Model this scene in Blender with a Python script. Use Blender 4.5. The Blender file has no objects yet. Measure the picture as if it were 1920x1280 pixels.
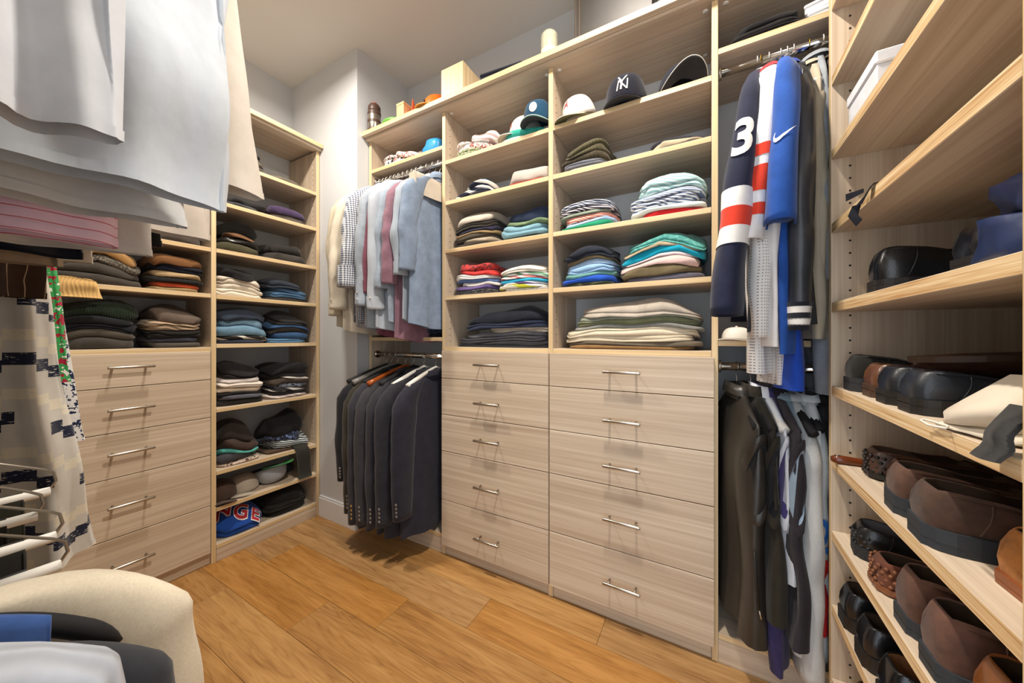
import bpy, bmesh, math, random
import numpy as np
from mathutils import Vector, Matrix

scene = bpy.context.scene
COL = scene.collection
R = math.radians
# ------------------------------------------------------------------ camera
cam = bpy.data.cameras.new('camera')
cam.sensor_width = 36.0
cam.lens = 647.0 / 1920.0 * 36.0
cam.shift_y = -8.0 / 1920.0
cam.clip_start = 0.02
cam_o = bpy.data.objects.new('camera', cam)
cam_o.location = (0, 0, 1.10)
cam_o.rotation_euler = (R(90), 0, R(29.3))
COL.objects.link(cam_o)
scene.camera = cam_o
# ------------------------------------------------------------------ world, lights, exposure
world = bpy.data.worlds.new('world')
scene.world = world
world.use_nodes = True
world.node_tree.nodes['Background'].inputs[0].default_value = (0.82, 0.91, 1.0, 1)
world.node_tree.nodes['Background'].inputs[1].default_value = 2.1
scene.view_settings.view_transform = 'Standard'
scene.view_settings.look = 'None'
scene.view_settings.exposure = 0.40
scene.view_settings.gamma = 1.0
scene.view_settings.use_curve_mapping = False
LIGHTS = [(-1.55, 0.72, 0.12, 0.05, 19.5), (-0.27, 0.72, 0.05, 0.22, 26.0)]   # x, y, size x, size y, watts
for (lx, ly, sx, sy, w) in LIGHTS:
    ld = bpy.data.lights.new('ceiling_lamp_light', 'AREA')
    ld.shape = 'RECTANGLE'; ld.size = sx; ld.size_y = sy
    ld.spread = R(165)
    ld.energy = w; ld.color = (1.0, 0.91, 0.80)
    lo = bpy.data.objects.new('ceiling_lamp_light', ld)
    lo.location = (lx, ly, 2.728)
    COL.objects.link(lo)

# ------------------------------------------------------------------ helpers
def lin(h):
    h = h.lstrip('#')
    v = [int(h[i:i+2], 16) / 255 for i in (0, 2, 4)]
    return [(c / 12.92 if c <= .04045 else ((c + .055) / 1.055) ** 2.4) for c in v] + [1.0]

def prop(o, label=None, cat=None, group=None, kind=None):
    if label: o['label'] = label
    if cat: o['category'] = cat
    if group: o['group'] = group
    if kind: o['kind'] = kind
    return o

def empty(name, loc, rz=0.0, label=None, cat=None, group=None, rot=None):
    o = bpy.data.objects.new(name, None)
    o.empty_display_size = .05
    o.location = loc
    o.rotation_euler = rot if rot else (0, 0, rz)
    COL.objects.link(o)
    return prop(o, label, cat, group)

def mk(name, v, f, mat, parent=None, loc=(0, 0, 0), rz=0.0, smooth=True, mi=None, rot=None):
    me = bpy.data.meshes.new(name)
    me.from_pydata([tuple(map(float, p)) for p in v], [], f)
    for m in (mat if isinstance(mat, (list, tuple)) else [mat]):
        me.materials.append(m)
    if smooth: me.polygons.foreach_set('use_smooth', [True] * len(me.polygons))
    if mi is not None: me.polygons.foreach_set('material_index', mi)
    me.update()
    o = bpy.data.objects.new(name, me)
    o.location = loc
    o.rotation_euler = rot if rot else (0, 0, rz)
    COL.objects.link(o)
    if parent is not None: o.parent = parent
    return o

def share(src, name, parent, loc, rz=0.0):
    o = bpy.data.objects.new(name, src.data)
    o.location = loc; o.rotation_euler = (0, 0, rz)
    COL.objects.link(o)
    if parent is not None: o.parent = parent
    return o

def box_vf(x0, x1, y0, y1, z0, z1, b=.0012):
    bm = bmesh.new()
    vs = [bm.verts.new(p) for p in ((x0,y0,z0),(x1,y0,z0),(x1,y1,z0),(x0,y1,z0),(x0,y0,z1),(x1,y0,z1),(x1,y1,z1),(x0,y1,z1))]
    for q in ((0,3,2,1),(4,5,6,7),(0,1,5,4),(1,2,6,5),(2,3,7,6),(3,0,4,7)):
        bm.faces.new([vs[i] for i in q])
    if b > 0:
        bmesh.ops.bevel(bm, geom=bm.edges[:], offset=b, segments=1, affect='EDGES')
    bm.normal_update()
    bm.verts.index_update()
    v = [p.co[:] for p in bm.verts]
    f = [[q.index for q in p.verts] for p in bm.faces]
    n = [p.normal[:] for p in bm.faces]
    bm.free()
    return v, f, n

def box(name, x0, x1, y0, y1, z0, z1, mat, parent=None, b=.0012, edge=None, edge_dir=None):
    """box in world coordinates; origin at its base centre; optional second material on the face(s) with normal edge_dir"""
    cx, cy, cz = (x0+x1)/2, (y0+y1)/2, z0
    v, f, n = box_vf(x0-cx, x1-cx, y0-cy, y1-cy, 0, z1-z0, b)
    mi = None; mats = mat
    if edge is not None:
        mats = [mat, edge]
        mi = [1 if (q[0]*edge_dir[0]+q[1]*edge_dir[1]) > .9 else 0 for q in n]
    o = mk(name, v, f, mats, None, (cx, cy, cz), smooth=False, mi=mi)
    if parent is not None:
        o.parent = parent
        o.location = Vector((cx, cy, cz)) - parent.location
        if abs(parent.rotation_euler.z) > 1e-6:
            o.location = Matrix.Rotation(-parent.rotation_euler.z, 3, 'Z') @ o.location
            o.rotation_euler.z = -parent.rotation_euler.z
    return o

def merge(parts):
    V = []; F = []; k = 0
    for v, f in parts:
        V += [tuple(p) for p in v]; F += [[i + k for i in q] for q in f]; k += len(v)
    return V, F

def tube_vf(pts, r, n=8, closed=False, cap=True):
    pts = [Vector(p) for p in pts]
    m = len(pts); V = []; F = []
    rr = r if isinstance(r, (list, tuple)) else [r] * m
    up = None
    for i, p in enumerate(pts):
        a = pts[(i-1) % m] if (closed or i > 0) else p
        b = pts[(i+1) % m] if (closed or i < m-1) else p
        t = (b - a).normalized()
        if up is None:
            up = Vector((0, 0, 1)) if abs(t.z) < .9 else Vector((1, 0, 0))
        s = t.cross(up)
        if s.length < 1e-5: s = t.cross(Vector((1, .3, 0)))
        s.normalize(); up = s.cross(t).normalized()
        for k in range(n):
            an = 2 * math.pi * k / n
            V.append(p + s * (rr[i] * math.cos(an)) + up * (rr[i] * math.sin(an)))
    for i in range(m if closed else m - 1):
        j = (i + 1) % m
        for k in range(n):
            k2 = (k + 1) % n
            F.append([i*n+k, i*n+k2, j*n+k2, j*n+k])
    if cap and not closed:
        F.append(list(range(n))[::-1]); F.append([(m-1)*n+k for k in range(n)])
    return V, F

def lathe_vf(prof, n=24, cap0=True, cap1=True):
    V = []; F = []
    for (r, z) in prof:
        for k in range(n):
            a = 2*math.pi*k/n
            V.append((r*math.cos(a), r*math.sin(a), z))
    for i in range(len(prof)-1):
        for k in range(n):
            k2 = (k+1) % n
            F.append([i*n+k, i*n+k2, (i+1)*n+k2, (i+1)*n+k])
    if cap0: F.append(list(range(n))[::-1])
    if cap1: F.append([(len(prof)-1)*n+k for k in range(n)])
    return V, F

def grid_faces(m, n, wrap=True, k0=0):
    F = []
    for i in range(m-1):
        for k in range(n if wrap else n-1):
            k2 = (k+1) % n
            F.append([k0+i*n+k, k0+i*n+k2, k0+(i+1)*n+k2, k0+(i+1)*n+k])
    return F

class Wob:
    """smooth vector noise: a sum of random sines"""
    def __init__(s, seed, n=5, f=(8, 40), dim=3):
        rs = np.random.RandomState(seed % 99991)
        s.k = rs.uniform(f[0], f[1], (n, 1)) * (lambda a: a/np.linalg.norm(a, axis=1, keepdims=True))(rs.normal(size=(n, dim)))
        s.p = rs.uniform(0, 6.28, n)
        s.a = 1/np.sqrt(n)
    def __call__(s, *c):
        c = np.broadcast_arrays(*c)
        out = 0
        for k, p in zip(s.k, s.p):
            out = out + np.sin(sum(ki*ci for ki, ci in zip(k, c)) + p)
        return out * s.a

# ------------------------------------------------------------------ materials
MATS = {}
def nodes(name):
    m = bpy.data.materials.new(name); m.use_nodes = True
    nt = m.node_tree
    return m, nt, nt.nodes['Principled BSDF']

def N(nt, t, **kw):
    n = nt.nodes.new(t)
    for k, v in kw.items():
        if k.startswith('i_'):
            key = k[2:]
            n.inputs[int(key) if key.isdigit() else key.replace('_', ' ')].default_value = v
        else: setattr(n, k, v)
    return n

def ramp(nt, fac, stops, interp='LINEAR'):
    r = nt.nodes.new('ShaderNodeValToRGB'); r.color_ramp.interpolation = interp
    e = r.color_ramp.elements
    while len(e) < len(stops): e.new(.5)
    for el, (p, c) in zip(e, stops): el.position = p; el.color = c
    nt.links.new(fac, r.inputs[0])
    return r.outputs[0]

def mixc(nt, fac, a, b, mode='MIX'):
    m = nt.nodes.new('ShaderNodeMix'); m.data_type = 'RGBA'; m.blend_type = mode
    for sock, v in ((m.inputs[0], fac), (m.inputs[6], a), (m.inputs[7], b)):
        if hasattr(v, 'links'): nt.links.new(v, sock)
        else: sock.default_value = v
    return m.outputs[2]

def math_(nt, op, a, b=None, c=None):
    m = nt.nodes.new('ShaderNodeMath'); m.operation = op
    for i, v in enumerate((a, b, c)):
        if v is None: continue
        if hasattr(v, 'links'): nt.links.new(v, m.inputs[i])
        else: m.inputs[i].default_value = v
    return m.outputs[0]

def coords(nt, scale=(1, 1, 1), rot=(0, 0, 0), obj_random=False):
    tc = nt.nodes.new('ShaderNodeTexCoord'); mp = nt.nodes.new('ShaderNodeMapping')
    mp.inputs['Scale'].default_value = scale; mp.inputs['Rotation'].default_value = rot
    nt.links.new(tc.outputs['Object'], mp.inputs[0])
    if obj_random:
        oi = nt.nodes.new('ShaderNodeObjectInfo')
        ml = math_(nt, 'MULTIPLY', oi.outputs['Random'], 37.0)
        cb = nt.nodes.new('ShaderNodeCombineXYZ')
        for i in range(3): nt.links.new(ml, cb.inputs[i])
        nt.links.new(cb.outputs[0], mp.inputs['Location'])
    return mp.outputs[0]

def noise(nt, vec, scale, detail=3, rough=.5):
    n = N(nt, 'ShaderNodeTexNoise', i_Scale=scale, i_Detail=detail, i_Roughness=rough)
    nt.links.new(vec, n.inputs['Vector'])
    return n.outputs[0]

def bump(nt, bsdf, h, strength=.3, dist=.004):
    b = N(nt, 'ShaderNodeBump', i_Strength=strength, i_Distance=dist)
    nt.links.new(h, b.inputs['Height']); nt.links.new(b.outputs[0], bsdf.inputs['Normal'])

def wood(grain, c0='#b6a18a', c1='#d8c8b2', c2='#c8b59e', rough=.5):
    key = ('wood', grain, c0, c1)
    if key in MATS: return MATS[key]
    m, nt, b = nodes('laminate_wood')
    sc = {'x': (1.2, 95, 95), 'y': (95, 1.2, 95), 'z': (95, 95, 1.2)}[grain]
    v = coords(nt, sc, obj_random=True)
    n1 = noise(nt, v, 1.0, 4, .65)
    sc2 = tuple(s * (.28 if s > 2 else .5) for s in sc)
    v2 = coords(nt, sc2, obj_random=True)
    n2 = noise(nt, v2, 1.0, 3, .6)
    f = math_(nt, 'ADD', math_(nt, 'MULTIPLY', n1, .6), math_(nt, 'MULTIPLY', n2, .4))
    c = ramp(nt, f, [(.34, lin(c0)), (.5, lin(c2)), (.64, lin(c1))])
    nt.links.new(c, b.inputs['Base Color'])
    b.inputs['Roughness'].default_value = rough
    bump(nt, b, f, .08, .001)
    MATS[key] = m
    return m

def floor_wood(i):
    key = ('floor', i)
    if key in MATS: return MATS[key]
    tones = [('#84592c', '#b38750', '#a0733e'), ('#8e6234', '#bc9058', '#a97d48'), ('#845c34', '#b38c5c', '#9f784a'), ('#8e5e28', '#b98648', '#a67438')]
    c0, c1, c2 = tones[i % 4]
    m, nt, b = nodes('oak_plank_wood')
    v = coords(nt, (1.6, 16, 16), obj_random=True)
    d = noise(nt, v, 1.1, 2, .5)
    v2 = coords(nt, (2.0, 26, 26), obj_random=True)
    w = N(nt, 'ShaderNodeTexNoise', i_Scale=1.0, i_Detail=5.0, i_Roughness=.6, i_Distortion=.9)
    nt.links.new(v2, w.inputs['Vector'])
    # cathedral lines: a sine over the broad noise
    s = math_(nt, 'SINE', math_(nt, 'MULTIPLY', d, 70.0))
    s = math_(nt, 'MULTIPLY', math_(nt, 'ADD', s, 1.0), .5)
    s = math_(nt, 'POWER', s, 3.0)
    v3 = coords(nt, (9, 260, 260), obj_random=True)
    fine = noise(nt, v3, 1.0, 3, .6)
    f = math_(nt, 'ADD', math_(nt, 'MULTIPLY', w.outputs[0], .75), math_(nt, 'MULTIPLY', fine, .3))
    f = math_(nt, 'SUBTRACT', f, math_(nt, 'MULTIPLY', s, .09))
    c = ramp(nt, f, [(.30, lin(c0)), (.48, lin(c2)), (.66, lin(c1))])
    nt.links.new(c, b.inputs['Base Color'])
    b.inputs['Roughness'].default_value = .42
    bump(nt, b, f, .10, .001)
    MATS[key] = m
    return m

def paint(name, hexc, rough=.85):
    if name in MATS: return MATS[name]
    m, nt, b = nodes(name)
    v = coords(nt)
    n = noise(nt, v, 3.0, 2)
    c = ramp(nt, n, [(.3, [x*.975 for x in lin(hexc)[:3]]+[1]), (.7, lin(hexc))])
    nt.links.new(c, b.inputs['Base Color'])
    b.inputs['Roughness'].default_value = rough
    bump(nt, b, noise(nt, v, 350.0, 2), .03, .001)
    MATS[name] = m
    return m

def solid(hexc, rough=.5, metal=0.0, name='plain_material', coat=0.0, trans=0.0, spec=.5):
    key = ('solid', hexc, rough, metal, coat, trans)
    if key in MATS: return MATS[key]
    m, nt, b = nodes(name)
    v = coords(nt)
    n = noise(nt, v, 40.0, 3)
    base = lin(hexc)
    c = ramp(nt, n, [(.3, [x*.9 for x in base[:3]]+[1]), (.7, base)])
    nt.links.new(c, b.inputs['Base Color'])
    b.inputs['Roughness'].default_value = rough
    b.inputs['Metallic'].default_value = metal
    b.inputs['Coat Weight'].default_value = coat
    b.inputs['Transmission Weight'].default_value = trans
    MATS[key] = m
    return m

def leather(hexc, rough=.32, suede=False, grain=180.0):
    key = ('leather', hexc, rough, suede)
    if key in MATS: return MATS[key]
    m, nt, b = nodes('suede' if suede else 'leather')
    v = coords(nt)
    base = lin(hexc)
    n = noise(nt, v, 26.0 if suede else 14.0, 4, .6)
    k0, k1 = (.55, 1.35) if suede else (.7, 1.2)
    c = ramp(nt, n, [(.3, [x*k0 for x in base[:3]]+[1]), (.72, [min(1, x*k1) for x in base[:3]]+[1])])
    nt.links.new(c, b.inputs['Base Color'])
    b.inputs['Roughness'].default_value = .95 if suede else rough
    if suede:
        b.inputs['Sheen Weight'].default_value = .08
        bump(nt, b, noise(nt, v, 600.0, 2), .25, .001)
    else:
        b.inputs['Coat Weight'].default_value = .15
        vo = N(nt, 'ShaderNodeTexVoronoi', i_Scale=grain*2)
        nt.links.new(v, vo.inputs['Vector'])
        bump(nt, b, vo.outputs['Distance'], .12, .001)
    MATS[key] = m
    return m

def cloth(hexc, kind='plain', h2=None, h3=None, scale=1.0, sat=None):
    """woven or knitted fabric; pattern kinds: plain, knit, denim, stripe, vstripe, xstripe, check, dots, print, ikat, camo, mesh, shiny"""
    key = ('cloth', hexc, kind, h2, h3, scale)
    if key in MATS: return MATS[key]
    m, nt, b = nodes(kind + '_fabric')
    v = coords(nt, obj_random=False)
    base = lin(hexc)
    lum = max(base[:3]); kd = .93 if lum > .45 else .82; dk = [x*kd for x in base[:3]]+[1]; lt = [min(1, x*(1.04 if lum > .45 else 1.12)+.002) for x in base[:3]]+[1]
    n = noise(nt, v, 22.0, 4, .6)
    col = ramp(nt, n, [(.32, dk), (.55, base), (.72, lt)])
    hgt = noise(nt, coords(nt, (1.0, 1.0, .45)), 38.0, 2, .45)
    strength, dist = .35, .004
    sep = nt.nodes.new('ShaderNodeSeparateXYZ'); nt.links.new(v, sep.inputs[0])
    X, Y, Z = sep.outputs
    c2 = lin(h2) if h2 else dk
    def band(a, per, duty):
        fr = math_(nt, 'FRACT', math_(nt, 'MULTIPLY', a, 1.0/per))
        return math_(nt, 'LESS_THAN', fr, duty)
    wv = math_(nt, 'MULTIPLY', noise(nt, v, 9.0, 2), .05)
    if kind == 'knit':
        s = math_(nt, 'SINE', math_(nt, 'MULTIPLY', math_(nt, 'ADD', X, wv), 780.0*scale))
        s = math_(nt, 'MULTIPLY', math_(nt, 'ADD', s, 1), .5)
        col = mixc(nt, math_(nt, 'MULTIPLY', s, .35), col, [x*.45 for x in base[:3]]+[1])
        hgt = math_(nt, 'SUBTRACT', hgt, s); strength, dist = .5, .003
    elif kind == 'denim':
        n2 = noise(nt, v, 260.0, 2)
        col = mixc(nt, math_(nt, 'MULTIPLY', n2, .35), col, [min(1, x*2.0+.05) for x in base[:3]]+[1])
    elif kind in ('stripe', 'vstripe', 'xstripe'):
        a = {'stripe': math_(nt, 'ADD', Z, math_(nt, 'MULTIPLY', X, .25)), 'vstripe': Y, 'xstripe': X}[kind]
        a = math_(nt, 'ADD', a, wv)
        col = mixc(nt, band(a, .012*scale, .45), col, c2)
    elif kind == 'check':
        f1 = band(math_(nt, 'ADD', Y, math_(nt, 'MULTIPLY', wv, .3)), .011*scale, .5); f2 = band(Z, .011*scale, .5)
        col = mixc(nt, math_(nt, 'MULTIPLY', math_(nt, 'ADD', f1, f2), .5), col, c2)
    elif kind == 'dots':
        vo = N(nt, 'ShaderNodeTexVoronoi', i_Scale=170.0/scale); nt.links.new(v, vo.inputs['Vector'])
        col = mixc(nt, math_(nt, 'LESS_THAN', vo.outputs['Distance'], .32), col, c2)
    elif kind == 'mesh':
        f1 = band(math_(nt, 'ADD', Y, X), .0085*scale, .36); f2 = band(Z, .0085*scale, .36)
        col = mixc(nt, math_(nt, 'MULTIPLY', f1, f2), col, c2)
    elif kind == 'print':
        vo = N(nt, 'ShaderNodeTexVoronoi', i_Scale=60.0/scale, feature='F1'); nt.links.new(v, vo.inputs['Vector'])
        nn = noise(nt, v, 75.0/scale, 2)
        col = mixc(nt, math_(nt, 'GREATER_THAN', nn, .56), col, c2)
        if h3: col = mixc(nt, math_(nt, 'LESS_THAN', nn, .38), col, lin(h3))
    elif kind == 'camo':
        nn = noise(nt, v, 26.0/scale, 2)
        col = mixc(nt, math_(nt, 'GREATER_THAN', nn, .54), col, c2)
        if h3: col = mixc(nt, math_(nt, 'LESS_THAN', nn, .42), col, lin(h3))
    elif kind == 'pinstripe':
        col = mixc(nt, band(math_(nt, 'ADD', Y, wv), .024*scale, .06), col, c2)
    elif kind == 'hstripe':
        col = mixc(nt, band(math_(nt, 'ADD', Z, math_(nt, 'MULTIPLY', wv, .25)), .016*scale, .10), col, c2)
    elif kind == 'ikat':
        q = .020
        yq = math_(nt, 'MULTIPLY', math_(nt, 'FLOOR', math_(nt, 'MULTIPLY', Y, 1/q)), q)
        zig = math_(nt, 'PINGPONG', yq, .075)
        zz = math_(nt, 'ADD', Z, math_(nt, 'MULTIPLY', zig, .8))
        fr = math_(nt, 'FRACT', math_(nt, 'MULTIPLY', zz, 1/.125))
        f1 = math_(nt, 'LESS_THAN', fr, .21)
        yq2 = math_(nt, 'MULTIPLY', math_(nt, 'FLOOR', math_(nt, 'MULTIPLY', Y, 1/.045)), .6)
        f2 = math_(nt, 'LESS_THAN', math_(nt, 'FRACT', math_(nt, 'ADD', yq2, math_(nt, 'MULTIPLY', zz, 2.1))), .72)
        weave = math_(nt, 'GREATER_THAN', noise(nt, coords(nt, (60, 60, 420)), 1.0, 2), .36)
        col = mixc(nt, math_(nt, 'MULTIPLY', math_(nt, 'MULTIPLY', f1, f2), weave), col, c2)
        f3 = math_(nt, 'MULTIPLY', math_(nt, 'GREATER_THAN', fr, .42), math_(nt, 'LESS_THAN', fr, .60))
        col = mixc(nt, math_(nt, 'MULTIPLY', math_(nt, 'MULTIPLY', f3, weave), .55), col, lin('#e6dcc0'))
    elif kind == 'wool':
        n2 = noise(nt, v, 330.0, 2)
        col = mixc(nt, math_(nt, 'MULTIPLY', n2, .5), col, [min(1, x*1.7+.01) for x in base[:3]]+[1])
    nt.links.new(col, b.inputs['Base Color'])
    b.inputs['Roughness'].default_value = .38 if kind == 'shiny' else .88
    b.inputs['Specular IOR Level'].default_value = .5 if kind == 'shiny' else .2
    b.inputs['Sheen Weight'].default_value = .0 if kind == 'shiny' else .12
    bump(nt, b, hgt, strength, dist)
    MATS[key] = m
    return m

W_X = wood('x'); W_Y = wood('y'); W_Z = wood('z')
EDGE_X = wood('x', '#c9a878', '#e6cfa6', '#d8bd90'); EDGE_Y = wood('y', '#c9a878', '#e6cfa6', '#d8bd90'); EDGE_Z = wood('z', '#c9a878', '#e6cfa6', '#d8bd90')  # same laminate for front edges, with the lamps' yellow warmth put into the colour
def ply_edge():
    m, nt, b = nodes('striped_edge_band')
    v = coords(nt, (3, 3, 200), obj_random=True)
    n = noise(nt, v, 1.0, 3, .7)
    c = ramp(nt, n, [(.34, lin('#b98e5c')), (.5, lin('#dcbc8c')), (.62, lin('#ecd6b0'))])
    nt.links.new(c, b.inputs['Base Color']); b.inputs['Roughness'].default_value = .5
    return m
PLY = ply_edge()
WALL = paint('white_wall_paint', '#ced1d4')
CEIL = paint('ceiling_paint', '#d6d4d0')
TRIM = paint('white_trim_paint', '#e6e7e8', .5)
STEEL = solid('#b9b2a8', .28, 1.0, 'brushed_steel')
CHROME = solid('#d8d6d2', .10, 1.0, 'chrome')
DARKHOLE = solid('#1c1814', .9, 0, 'dark_hole')
WIRE = solid('#e8e6e0', .3, .2, 'white_wire')
BLACKP = solid('#17171a', .75, 0, 'black_velvet')
WHITEP = solid('#eceae4', .45, 0, 'white_plastic')

# ------------------------------------------------------------------ room shell
XA, XW, YB, YW, YD, XR, HC = -2.087, -2.392, 1.36, 1.667, -0.30, 0.672, 2.75
YP, XP = 1.285, -1.735       # pilaster front face and its right face
def struct(o): o['kind'] = 'structure'; return o
floor_root = struct(empty('floor', (0, 0, 0)))
struct(box('wall_left', XW-.1, XW, YD-.6, YW+.1, -.02, HC+.1, WALL, b=0))
struct(box('wall_back', XW, XR, YW, YW+.1, -.02, HC+.1, WALL, b=0))
struct(box('wall_pilaster', XW, XP, YP, YW, -.02, HC, WALL, b=0))
struct(box('wall_right', XR, XR+.1, YD-.1, YW+.1, -.02, HC+.1, WALL, b=0))
struct(box('wall_front', XW, -.34, YD-.1, YD, -.02, HC+.1, WALL, b=0))
struct(box('wall_front_lintel', -.34, XR, YD-.1, YD, 2.12, HC+.1, WALL, b=0))
struct(box('ceiling', XW, XR, YD-.1, YW, HC, HC+.1, CEIL, b=0))
d1 = struct(empty('door_1', (-.34, YD, 0)))
box('door_jamb', -.36, -.335, YD-.11, YD+.012, 0, 2.13, TRIM, d1)
box('door_jamb', XR-.03, XR-.002, YD-.11, YD+.012, 0, 2.13, TRIM, d1)
box('door_head', -.335, XR-.03, YD-.11, YD+.012, 2.10, 2.13, TRIM, d1)
bb = struct(empty('baseboard_back', (-1.9, YP, 0)))
v, f = merge([box_vf(-2.08+1.9, XP+1.9, -.014, 0, 0, .115)[:2], box_vf(-2.08+1.9, XP+1.9, -.009, 0, .115, .128, .003)[:2]])
mk('baseboard_board', v, f, TRIM, bb, smooth=False)

# planks run along x, rows along y
rng = random.Random(4)
rows = [(-0.481+.1705*i) for i in range(14)]
known = {6: [-1.83], 7: [-1.372], 8: [-1.88, -1.089], 9: [-.789], 10: [-.341], 5: [-.95], 11: [-1.3]}
for i, y0 in enumerate(rows):
    y1 = y0 + .1705
    if y0 > 1.62: break
    ks = sorted(known.get(i, [rng.uniform(-1.6, -.2)]))
    xs = [XW] + ks + [XR]
    for j in range(len(xs)-1):
        a, b_ = xs[j], xs[j+1]
        box('plank', a+.0005, b_-.0005, max(y0, YD-.3)+.0005, min(y1, YW)-.0005, -.015, 0, floor_wood((i*3+j*5+i//3) % 4), floor_root, b=.0006)
box('subfloor', XW, XR, YD-.4, YW, -.03, -.0152, solid('#4a3015', .9), floor_root, b=0)

# ceiling lamps (slim surface fixtures)
for i, (lx, ly, sx, sy, w) in enumerate(LIGHTS):
    r = empty('ceiling_light', (lx, ly, 2.73), label='slim white ceiling light over the ' + ('left drawers' if i == 0 else 'wide drawers'), cat='light', group='ceiling lights')
    box('housing', lx-sx/2-.012, lx+sx/2+.012, ly-sy/2-.012, ly+sy/2+.012, 2.7315, HC, WHITEP, r)
    em = MATS.get('lamp')
    if em is None:
        em, nt, b = nodes('lamp_diffuser'); b.inputs['Emission Color'].default_value = (1, .86, .7, 1); b.inputs['Emission Strength'].default_value = 3.0
        MATS['lamp'] = em
    box('diffuser', lx-sx/2, lx+sx/2, ly-sy/2, ly+sy/2, 2.7295, 2.7315, em, r, b=0)

# ------------------------------------------------------------------ cabinets
HOLE_V, HOLE_F = lathe_vf([(.0026, 0), (.0026, .0006)], 8)
def holes(parent, pts, axis):
    """small dark shelf-pin holes; axis = outward normal of the panel face"""
    parts = []
    for p in pts:
        V = []
        for (a, b_, c) in HOLE_V:
            if axis == 'x+': q = (c, a, b_)
            elif axis == 'x-': q = (-c, a, b_)
            elif axis == 'y-': q = (a, -c, b_)
            elif axis == 'y+': q = (a, c, b_)
            V.append((p[0]+q[0]-parent.location.x, p[1]+q[1]-parent.location.y, p[2]+q[2]-parent.location.z))
        parts.append((V, HOLE_F))
    v, f = merge(parts)
    o = mk('pin_holes', v, f, DARKHOLE, parent, smooth=False); o['kind'] = 'stuff'
    return o

HANDLE = None
def handle(parent, loc, rz, L=.135):
    global HANDLE
    if HANDLE is None:
        parts = [tube_vf([(-L/2, -.034, 0), (-L/2+.002, -.034, 0), (L/2-.002, -.034, 0), (L/2, -.034, 0)], [.0050, .0058, .0058, .0050], 14)]
        for s in (-1, 1):
            parts.append(tube_vf([(s*.048, 0, 0), (s*.048, -.034, 0)], .0042, 10))
        v, f = merge(parts)
        HANDLE = mk('handle', v, f, STEEL, parent, loc, rz)
        return HANDLE
    return share(HANDLE, 'handle', parent, loc, rz)

DR_Z = [.056, .287, .530, .713, .895, 1.034]
# --- A: left wall (fronts face +x)
a1 = empty('drawer_cabinet', (-2.24, .45, 0), label='pale wood drawer cabinet against left wall, partly behind the hanging dress', cat='cabinet', group='closet cabinets')
box('side_panel', XW+.001, XA, .140, .160, 0, 2.245, W_Z, a1, edge=EDGE_Z, edge_dir=(1, 0))
box('side_panel', XW+.001, XA, .744, .764, 0, 2.245, W_Z, a1, edge=EDGE_Z, edge_dir=(1, 0))
box('plinth', XA-.035, XA-.017, .160, .744, 0, .054, W_Y, a1)
for zt in (1.052, 1.310, 1.533, 1.772, 1.990):
    box('shelf', XW+.002, XA, .1605, .7435, zt-.020, zt, W_Y, a1, edge=EDGE_Y, edge_dir=(1, 0))
for k in range(5):
    d = box('drawer', XA-.016, XA+.003, .163, .741, DR_Z[k]+.0015, DR_Z[k+1]-.0015, W_Y, a1)
    hz = [.176, .42, .631, .808, .978][k]
    handle(d, (.0095, .472-.452, hz-DR_Z[k]-.0015), R(90))
holes(a1, [(XA-.037, .7438, .9+.032*i) for i in range(6, 40)], 'y-')
a2 = empty('shelf_tower', (-2.24, 1.01, 0), label='tall pale wood shelf tower in the left corner beside the wall', cat='cabinet', group='closet cabinets')
box('side_panel', XW+.001, XA, 1.262, 1.282, 0, 2.245, W_Z, a2, edge=EDGE_Z, edge_dir=(1, 0))
box('plinth', XA-.018, XA-.001, .765, 1.2615, 0, .064, W_Y, a2)
A2Z = [.085, .266, .444, .751, 1.067, 1.308, 1.535, 1.772, 1.990]
for zt in A2Z:
    box('shelf', XW+.002, XA, .7645, 1.2615, zt-.020, zt, W_Y, a2, edge=EDGE_Y, edge_dir=(1, 0))
holes(a2, [(XA-.037, 1.2618, .12+.032*i) for i in range(0, 66)], 'y-')
ca = empty('crown_board', (-2.2, .7, 2.245), label='pale wood top board over the left wall shelves', cat='top board', group='closet top boards')
box('board', XW+.001, XA+.037, .1, 1.2835, 2.258, 2.283, W_Y, ca, edge=EDGE_Y, edge_dir=(1, 0))
box('moulding', XA-.03, XA+.020, .1, 1.283, 2.2455, 2.2575, W_Y, ca)

# --- B: far wall (fronts face -y)
bl = empty('hanging_cabinet', (-1.44, 1.5, 0), label='pale wood double hanging section with suits and dress shirts', cat='cabinet', group='closet cabinets')
box('side_panel', -1.728, -1.709, YB, YW-.001, 0, 2.245, W_Z, bl, edge=EDGE_Z, edge_dir=(0, -1))
for zt in (.10, 1.100, 2.078):
    box('shelf', -1.7085, -1.1725, YB, YW-.002, zt-.020, zt, W_X, bl, edge=EDGE_X, edge_dir=(0, -1))
box('plinth', -1.7085, -1.1725, YB+.001, YB+.018, 0, .079, W_X, bl)
RODY, ZU, ZL = 1.40, 2.015, 1.000
def rod(parent, x0, x1, y, z, mat):
    o = mk('hanging_rod', *tube_vf([(x0, y, z), (x1, y, z)], .0135, 18), mat, None)
    o.parent = parent; o.location = -parent.location
    for xx in (x0, x1):
        s = 1 if xx == x0 else -1
        q = mk('rod_socket', *tube_vf([(xx, y, z), (xx+s*.010, y, z)], .021, 16), STEEL, o)
rod(bl, -1.7088, -1.1722, RODY, ZU, CHROME); rod(bl, -1.7088, -1.1722, RODY, ZL, CHROME)
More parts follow.
